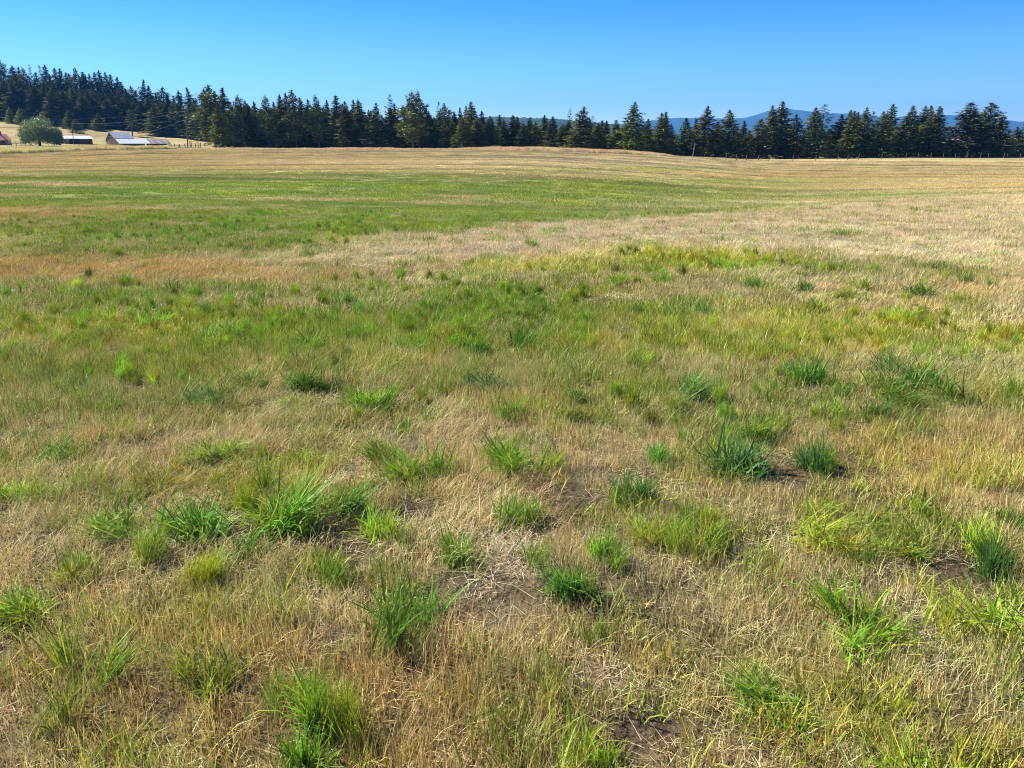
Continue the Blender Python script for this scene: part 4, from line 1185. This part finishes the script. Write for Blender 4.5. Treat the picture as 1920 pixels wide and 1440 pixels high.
def shrub(px, top, w, y, name, label, col, seed, n=900, cat='shrub', lift=0):
    x = at_depth(px, y); z = H(x, y)
    h = z_at(top, y) - z; wm = w * y * CP / FPX
    root = empty(name, (x, y, z))
    tag(root, label, cat)
    tb = MB()
    for k in range(4): tb.tube([(0, 0, -.1), ((k - 1.5) * wm * .12, .1 * k, h * .4), ((k - 1.5) * wm * .2, 0, h * .75)], [.06, .04, .015], 4)
    tb.build('stem', M_BARK, root)
    rg = random.Random(seed)
    lob = [(rg.uniform(-.2, .2) * wm, rg.uniform(-.2, .2) * wm, h * q, wm * .42 * (1.15 - q * .8), wm * .4 * (1.15 - q * .8), h * .25) for q in (.22, .4, .6, .8)]
    leaf_ball('crown', lob, n, .26, col, root, seed)
shrub(1900, 262, 30, 208, 'shrub', 'light yellow-green shrub in front of the firs near the right edge', (.16, .22, .05), 71)
shrub(1893, 274, 20, 207, 'shrub', 'low light green bush just right of the white tank', (.13, .19, .05), 72, 500)
shrub(1918, 270, 18, 207, 'shrub', 'grey-green bush at the right photo edge', (.10, .14, .06), 73, 500)
shrub(1819, 287, 9, 203, 'shrub', 'tiny grey-green bush by the fence left of the tank', (.10, .12, .07), 74, 220)
shrub(163, 266, 8, 262, 'shrub', 'small green bush against the white-roofed shed', (.07, .11, .04), 75, 200)

# ------------------------------------------------------------------ farm buildings
def frame(px, y, ang, zoff=0.0):
    x = at_depth(px, y)
    return x, y, H(x, y) + zoff

def boards(root, name, x0, x1, y0, y1, z0, z1, n, mat, vertical=True):
    """planked wall, boards along the longer side, each board a part"""
    me_cache = None
    L = x1 - x0 if x1 - x0 > y1 - y0 else y1 - y0
    alongx = x1 - x0 > y1 - y0
    w = L / n
    mb = MB()
    if alongx: mb.box(.01, w - .01, 0, y1 - y0, 0, z1 - z0)
    else: mb.box(0, x1 - x0, .01, w - .01, 0, z1 - z0)
    me = mb.mesh(name, mat)
    for k in range(n):
        p = (x0 + k * w, y0 + random.uniform(-.02, .02), z0) if alongx else (x0 + random.uniform(-.02, .02), y0 + k * w, z0)
        link(name, me, root, p)

# barn: long axis runs right and away, gable end on the left
AB = R(51)
yb = 256.0
bx_, by_, bz_ = at_depth(225, yb), yb, H(at_depth(225, yb), yb)
barn = empty('barn', (bx_, by_, bz_), AB)
tag(barn, 'old wooden barn with gabled grey roof and long low lean-to of sunlit and rusty tin', 'barn')
zt = lambda py, yy: z_at(py, yy) - bz_
RZ, MZ, EZ = zt(248.6, yb + 5), zt(260.0, yb + 2), zt(269.6, yb)
D1, D2 = 2.2, 5.6           # depths of lean-to and of ridge behind the eave (local +y away)
LM, LL, LR = 6.0, 9.9, 7.2   # main length, lean-to length, rusty length
def slab(x0, y0, z0, x1, y1, z1, th=.07):
    return ([(x0, y0, z0), (x1, y0, z0), (x1, y1, z1), (x0, y1, z1)], [(x0, y0, z0 + th), (x1, y0, z0 + th), (x1, y1, z1 + th), (x0, y1, z1 + th)])
def roof(root, nm, x0, x1, y0, z0, y1, z1, n, mat, lab=None, jit=.0):
    """one tilted roof slope of n sheets laid side by side"""
    o = MB(); o.prism(*slab(x0, y0, z0, x1, y1, z1, .05)); rf = o.build(nm, mat, root)
    if lab: rf['label'] = lab
    w = (x1 - x0) / n
    for k in range(n):
        m = MB()
        j = random.uniform(0, jit)
        m.prism(*[[(px_, py_, pz_ + .055 + (k % 2) * .006) for px_, py_, pz_ in q] for q in slab(x0 + k * w + .015, y0 - .05 - j, z0 - .012, x0 + (k + 1) * w - .015, y1, z1, .03)])
        m.build('roof_sheet', mat if not (nm == 'rusty_roof' and k % 3 == 1) else M_GREYTIN, rf)
    return rf
roof(barn, 'upper_roof', -.25, LM, D1, MZ, D2, RZ, 7, M_GREYTIN, 'upper roof slope greyed as if in shade')
roof(barn, 'rear_roof', -.25, LM, D2 + 3.4, MZ - .6, D2, RZ, 7, M_GREYTIN)
roof(barn, 'lean_to_roof', -.1, LL, -.25, EZ, D1 + .0, MZ - .05, 11, M_TIN, 'tin roof of the lean-to whitened as if in sun')
roof(barn, 'rusty_roof', LL + .05, LL + LR, -.25, EZ - .05, D1 + .3, MZ - .15, 9, M_RUSTTIN, 'patched rusty tin roof of the far shed end', .2)
# gable wall of dark boards (left end) and a dark panel as the shaded slot under the ridge
for k in range(12):
    y0_ = .1 + k * (D2 + 3.1) / 12; y1_ = y0_ + (D2 + 3.1) / 12 - .03
    def top(yv):
        if yv < D1: return EZ + (MZ - EZ) * yv / D1
        if yv < D2: return MZ + (RZ - MZ) * (yv - D1) / (D2 - D1)
        return RZ + (MZ - .6 - RZ) * (yv - D2) / 3.4
    m = MB(); m.prism([(-.03, y0_, -.2), (-.03, y1_, -.2), (-.03, y1_, top(y1_) - .08), (-.03, y0_, top(y0_) - .08)], [(.05, y0_, -.2), (.05, y1_, -.2), (.05, y1_, top(y1_) - .08), (.05, y0_, top(y0_) - .08)])
    m.build('gable_board', M_DARKWOOD if k < 9 else M_GREYWOOD, barn)
m = MB(); m.box(-.08, -.04, D2 - 1.6, D2 + 1.3, MZ + .35, MZ + .85); m.build('loft_opening_dark', M_GLASS, barn)  # dark panel painted as the shade inside the slot
boards(barn, 'wall_board', .1, LL, D1 + 1.2, D1 + 1.28, -.2, EZ + .9, 18, M_DARKWOOD)
boards(barn, 'wall_board', LL, LL + LR, D1 + .2, D1 + .28, -.2, EZ + .8, 12, M_DARKWOOD)
boards(barn, 'back_board', 0, LM, D2 + 3.1, D2 + 3.18, -.2, MZ - .75, 12, M_DARKWOOD)
m = MB(); m.box(LM - .05, LM + .03, D1 + 1.3, D2 + 3.0, -.2, MZ - .65)
m.prism([(LM - .05, D1 + 1.3, MZ - .65), (LM - .05, D2 + 3.0, MZ - .65), (LM - .05, D2, RZ - .1), (LM - .05, D1 + 1.3, MZ + .9)], [(LM + .03, D1 + 1.3, MZ - .65), (LM + .03, D2 + 3.0, MZ - .65), (LM + .03, D2, RZ - .1), (LM + .03, D1 + 1.3, MZ + .9)])
m.build('end_wall', M_DARKWOOD, barn)
for k in range(8):
    m = MB(); m.tube([(.1 + k * 2.42, 0, -.2), (.1 + k * 2.42, 0, EZ - .03)], .09, 6); m.build('eave_post', M_GREYWOOD, barn)

def shed(px, y, ang, L, D, zb, zr, n, label, name, wall, roofm, door=None):
    x = at_depth(px, y); z = H(x, y)
    rt = empty(name, (x, y, z), ang); tag(rt, label, 'shed' if name == 'shed' else 'house')
    roof(rt, 'roof', -.25, L + .25, -.35, zb, D * .5, zr, n, roofm)
    roof(rt, 'rear_roof', -.25, L + .25, D + .35, zb, D * .5, zr, n, roofm)
    boards(rt, 'wall_board', 0, L, 0, .08, -.2, zb - .02, max(6, int(L / .5)), wall)
    boards(rt, 'back_board', 0, L, D, D + .08, -.2, zb - .02, 6, wall)
    for xx in (0.0, L - .08):
        m = MB(); m.prism([(xx, .09, -.2), (xx, D - .01, -.2), (xx, D - .01, zb), (xx, D * .5, zr - .05), (xx, .09, zb)], [(xx + .08, .09, -.2), (xx + .08, D - .01, -.2), (xx + .08, D - .01, zb), (xx + .08, D * .5, zr - .05), (xx + .08, .09, zb)])
        m.build('gable_wall', wall, rt)
    return rt
zz = H(at_depth(122, 250), 250)
sh = shed(123.5, 250, R(55), 8.6, 3.6, z_at(260.5, 250) - zz, z_at(254.8, 252) - zz, 9, 'low brown shed with a white metal roof, beside the round willow', 'shed', M_DARKWOOD, M_WHITETIN)
m = MB(); m.box(.5, 1.15, -.12, -.03, 0, 1.7); m.build('leaning_board', M_TANBOARD, sh)
m = MB(); m.box(1.6, 4.4, -.03, -.01, 0, 1.7); m.build('doorway_dark', M_GLASS, sh)  # dark panel in place of the unlit inside of the shed
zz = H(at_depth(-32, 236), 236)
ho = shed(-30, 229, R(56), 7.4, 5.0, z_at(261.2, 232) - zz, z_at(249.5, 234) - zz, 8, 'brown house with a faded red metal roof, cut by the left edge', 'house', M_SIDING, M_REDROOF)
m = MB(); m.box(5.0, 5.7, -.05, -.01, .7, 1.45); w1 = m.build('window', M_GLASS, ho); m = MB(); m.box(4.92, 5.78, -.04, -.012, 1.46, 1.54); m.build('frame', M_WHITE, w1)
m = MB(); m.box(6.8, 7.15, -.05, -.01, .8, 1.4); m.build('window', M_WHITE, ho)
m = MB(); m.box(5.7, 6.1, 1.8, 2.2, 2.2, 3.9); m.build('chimney', M_DARKWOOD, ho)
# low grey board fence between house and willow
def rail_fence(name, label, p0, p1, npost, rails, hp, mat, rp=.07, ground=True, cat='fence', rr=.05, extra=None):
    (xa, ya), (xb, yb2) = p0, p1
    root = empty(name, (xa, ya, H(xa, ya)))
    tag(root, label, cat)
    z0 = H(xa, ya)
    prev = None
    for k in range(npost):
        f = k / (npost - 1)
        x = xa + (xb - xa) * f; y = ya + (yb2 - ya) * f; z = H(x, y) - z0
        hh = hp * random.uniform(.94, 1.08)
        if extra and k in extra: hh = extra[k]
        m = MB(); m.tube([(x - xa, y - ya, z - .3), (x - xa + random.uniform(-.03, .03), y - ya, z + hh)], rp, 6); m.build('post', mat, root)
        if prev:
            for r_ in rails:
                m = MB(); m.tube([(prev[0], prev[1] - .06, prev[2] + r_), (x - xa, y - ya - .06, z + r_)], rr, 5); m.build('rail', mat, root)
        prev = (x - xa, y - ya, z)
    return root
rail_fence('board_fence', 'low grey board fence between the red-roofed house and the willow', (at_depth(14, 224), 224), (at_depth(50, 226), 226), 5, (.35, .8, 1.15), 1.3, M_PALEPOLE, .08, rr=.07)
rail_fence('corral_fence', 'low weathered rail corral around the foot of the utility pole', (at_depth(318, 203), 203), (at_depth(377, 205), 205), 7, (.45, .95), 1.3, M_GREYWOOD, .11, rr=.08, extra={0: 1.6, 1: 1.4, 6: 1.45, 4: 1.9})
rail_fence('corral_fence', 'rear rails of the corral with two taller posts behind the utility pole', (at_depth(322, 210), 210), (at_depth(385, 211), 211), 6, (.9,), 1.2, M_GREYWOOD, .10, rr=.06, extra={3: 2.0, 4: 1.9})
rail_fence('broken_rail_fence', 'broken grey rails and junk before the white-roofed shed', (at_depth(140, 226), 226), (at_depth(200, 230), 230), 7, (.3, .6), .9, M_GREYWOOD, .05, rr=.05)
# wire fences
def wire_fence(name, label, pts, hp, mat, wires=(.35, .75, 1.1), rad=.055, lean=.04, wr=.008):
    xa, ya = pts[0]; z0 = H(xa, ya)
    root = empty(name, (xa, ya, z0)); tag(root, label, 'fence')
    prev = None
    for k, (x, y) in enumerate(pts):
        z = H(x, y) - z0
        lx = random.uniform(-lean, lean) + lean * .8
        m = MB(); m.tube([(x - xa, y - ya, z - .3), (x - xa + lx, y - ya, z + hp * random.uniform(.93, 1.07))], [rad * 1.1, rad], 6); m.build('post', mat, root)
        if prev:
            for w_ in wires:
                m = MB(); m.tube([(prev[0], prev[1] - .06, prev[2] + w_), ((prev[0] + x - xa) / 2, (prev[1] + y - ya) / 2 - .06, (prev[2] + z) / 2 + w_ - .03), (x - xa, y - ya - .06, z + w_)], wr, 3); m.build('wire', M_WIRE, root)
        prev = (x - xa, y - ya, z)
fp = [(1362, 158), (1382, 160), (1401, 162), (1423, 164), (1443, 166), (1488, 170), (1531, 174), (1572, 178), (1591, 180), (1612, 182), (1655, 185), (1700, 188), (1723, 189), (1747, 190), (1770, 191), (1793, 192), (1815, 193), (1840, 194), (1855, 195), (1884, 196), (1891, 197), (1915, 198), (1940, 199), (1975, 200), (2010, 201)]
wire_fence('wire_fence', 'wire fence on wooden posts crossing the right side of the field', [(at_depth(p, y), y) for p, y in fp], 1.22, M_POST, lean=.10, rad=.07)
fp = [(-60, 158), (-15, 159), (30, 160), (66, 163), (81, 165), (87, 166), (125, 170), (150, 173), (184, 177), (230, 181), (270, 185), (300, 188)]
wire_fence('wire_fence', 'thin old wire fence standing in the tall grass left of the field', [(at_depth(p, y), y) for p, y in fp], 1.15, M_POST, rad=.06)

# ------------------------------------------------------------------ poles and wires
def pole(px_top, py_top, px_bot, y, rad, mat, name, label, arms=False):
    x0, x1 = at_depth(px_bot, y), at_px(px_top, py_top, y)
    z0 = H(x0, y); zt_ = z_at(py_top, y)
    rt = empty(name, (x0, y, z0)); tag(rt, label, 'pole')
    m = MB(); m.tube([(0, 0, -.5), ((x1 - x0) * .5, 0, (zt_ - z0) * .5), (x1 - x0, 0, zt_ - z0)], [rad, rad * .9, rad * .75], 8); m.build('shaft', mat, rt)
    if arms:
        for pz in (208.8, 226.5):
            zq = z_at(pz, y) - z0; xq = (x1 - x0) * (zq / (zt_ - z0))
            m = MB(); m.tube([(xq - .9, 0, zq), (xq + .05, -.1, zq)], .05, 5); br = m.build('bracket', M_GREYWOOD, rt)
            m = MB(); m.tube([(xq - .85, 0, zq), (xq - .85, 0, zq + .22)], [.06, .04], 6); m.build('insulator', M_WHITE, br)
    return (x1, y, zt_)
yp = 216.0
pole(347.5, 208, 352.5, yp, .17, M_POLE, 'utility_pole', 'tall brown utility pole leaning left, beside the corral', True)
pole(134, 229, 139.5, 243, .10, M_POLE, 'service_pole', 'thin dark pole in front of the white-roofed shed')
pole(1303.5, 268, 1299, 190, .10, M_PALEPOLE, 'leaning_post', 'pale thin leaning post before the firs, right of the mound')
pole(864.5, 270, 864.5, 185, .08, M_PALEPOLE, 'thin_post', 'short thin pale post at the foot of the middle trees')
def span(pa, pb, sag, label):
    P = []
    for k in range(17):
        t = k / 16
        P.append((pa[0] + (pb[0] - pa[0]) * t, pa[1] + (pb[1] - pa[1]) * t, pa[2] + (pb[2] - pa[2]) * t - sag * 4 * t * (1 - t)))
    m = MB(); m.tube(P, .022, 4); o = m.build('power_line', M_WIRE); tag(o, label, 'wire', 'wires from the utility pole')
pt = lambda px, py, y: (at_px(px, py, y), y, z_at(py, y))
span(pt(342, 207.6, yp), pt(-60, 224, 190), 1.0, 'upper wire running left from the utility pole top to the photo edge')
span(pt(342, 225.2, yp), pt(-60, 238, 190), .8, 'lower wire running left from halfway up the utility pole')
span(pt(342, 208, yp), pt(134, 231, 243), 1.2, 'wire sagging from the utility pole top to the thin pole')
span(pt(342, 225.6, yp), pt(232, 252, 262), .9, 'wire dropping from halfway up the utility pole to the barn')

# ------------------------------------------------------------------ white tank at the far right, log on the mound
def tank():
    y = 209.0
    x = at_depth(1867, y); z = H(x, y)
    rt = empty('storage_tank', (x, y, z), R(-8))
    tag(rt, 'long low white tank, side greyed for shade, beside the light green shrubs', 'tank')
    L, rd, zc = 4.6, .55, .95
    prof = [(-L / 2 + .0, .06), (-L / 2 + .05, .30), (-L / 2 + .2, .48), (-L / 2 + .45, rd)]
    b = MB(); b.tube([(-L / 2 + .5, 0, zc), (L / 2 - .5, 0, zc)], rd * .995, 20); b.build('shell', M_TANKSHADE, rt, smooth=False)
    for s in (-1, 1):
        b = MB(); b.tube([(s * (L / 2 - .55), 0, zc), (s * (L / 2 - .45), 0, zc), (s * (L / 2 - .2), 0, zc), (s * (L / 2 - .06), 0, zc), (s * L / 2, 0, zc)], [rd * 1.01, rd * 1.01, .47, .28, .05], 20); b.build('end_cap', M_WHITE, rt, smooth=True)
        b = MB(); b.box(s * 1.3 - .12, s * 1.3 + .12, -.4, .4, -.2, zc - rd + .1); b.build('saddle', M_GREYWOOD, rt)
    b = MB(); b.tube([(.1, 0, zc + rd - .04), (.1, 0, zc + rd + .12), (.1, 0, zc + rd + .22)], [.2, .2, .1], 12); b.build('valve_dome', M_WHITE, rt, smooth=True)
tank()
xl, yl = at_depth(1060, 151), 151.5
m = MB(); m.tube([(-1.2, 0, .28), (0, .1, .38), (1.3, 0, .30)], [.13, .16, .12], 7)
tag(m.build('fallen_log', M_RUSTLOG, loc=(xl, yl, H(xl, yl))), 'dark red rotten log half hidden in the tall grass on the mound', 'log')

# ------------------------------------------------------------------ air: pale haze that turns the far ridges blue
hz = MB(); hz.box(-13000, 13000, -3000, 13500, -9, 640)
mh, nt, out = nodes_of('blue_air')
pv = nt.nodes.new('ShaderNodeVolumePrincipled')
pv.inputs['Color'].default_value = (.10, .43, 1.0, 1)
pv.inputs['Density'].default_value = 1.0e-4
pv.inputs['Anisotropy'].default_value = .2
nt.links.new(pv.outputs[0], out.inputs['Volume'])
tag(hz.build('haze', mh), 'thin blue autumn haze over the valley', 'haze', kind='stuff')
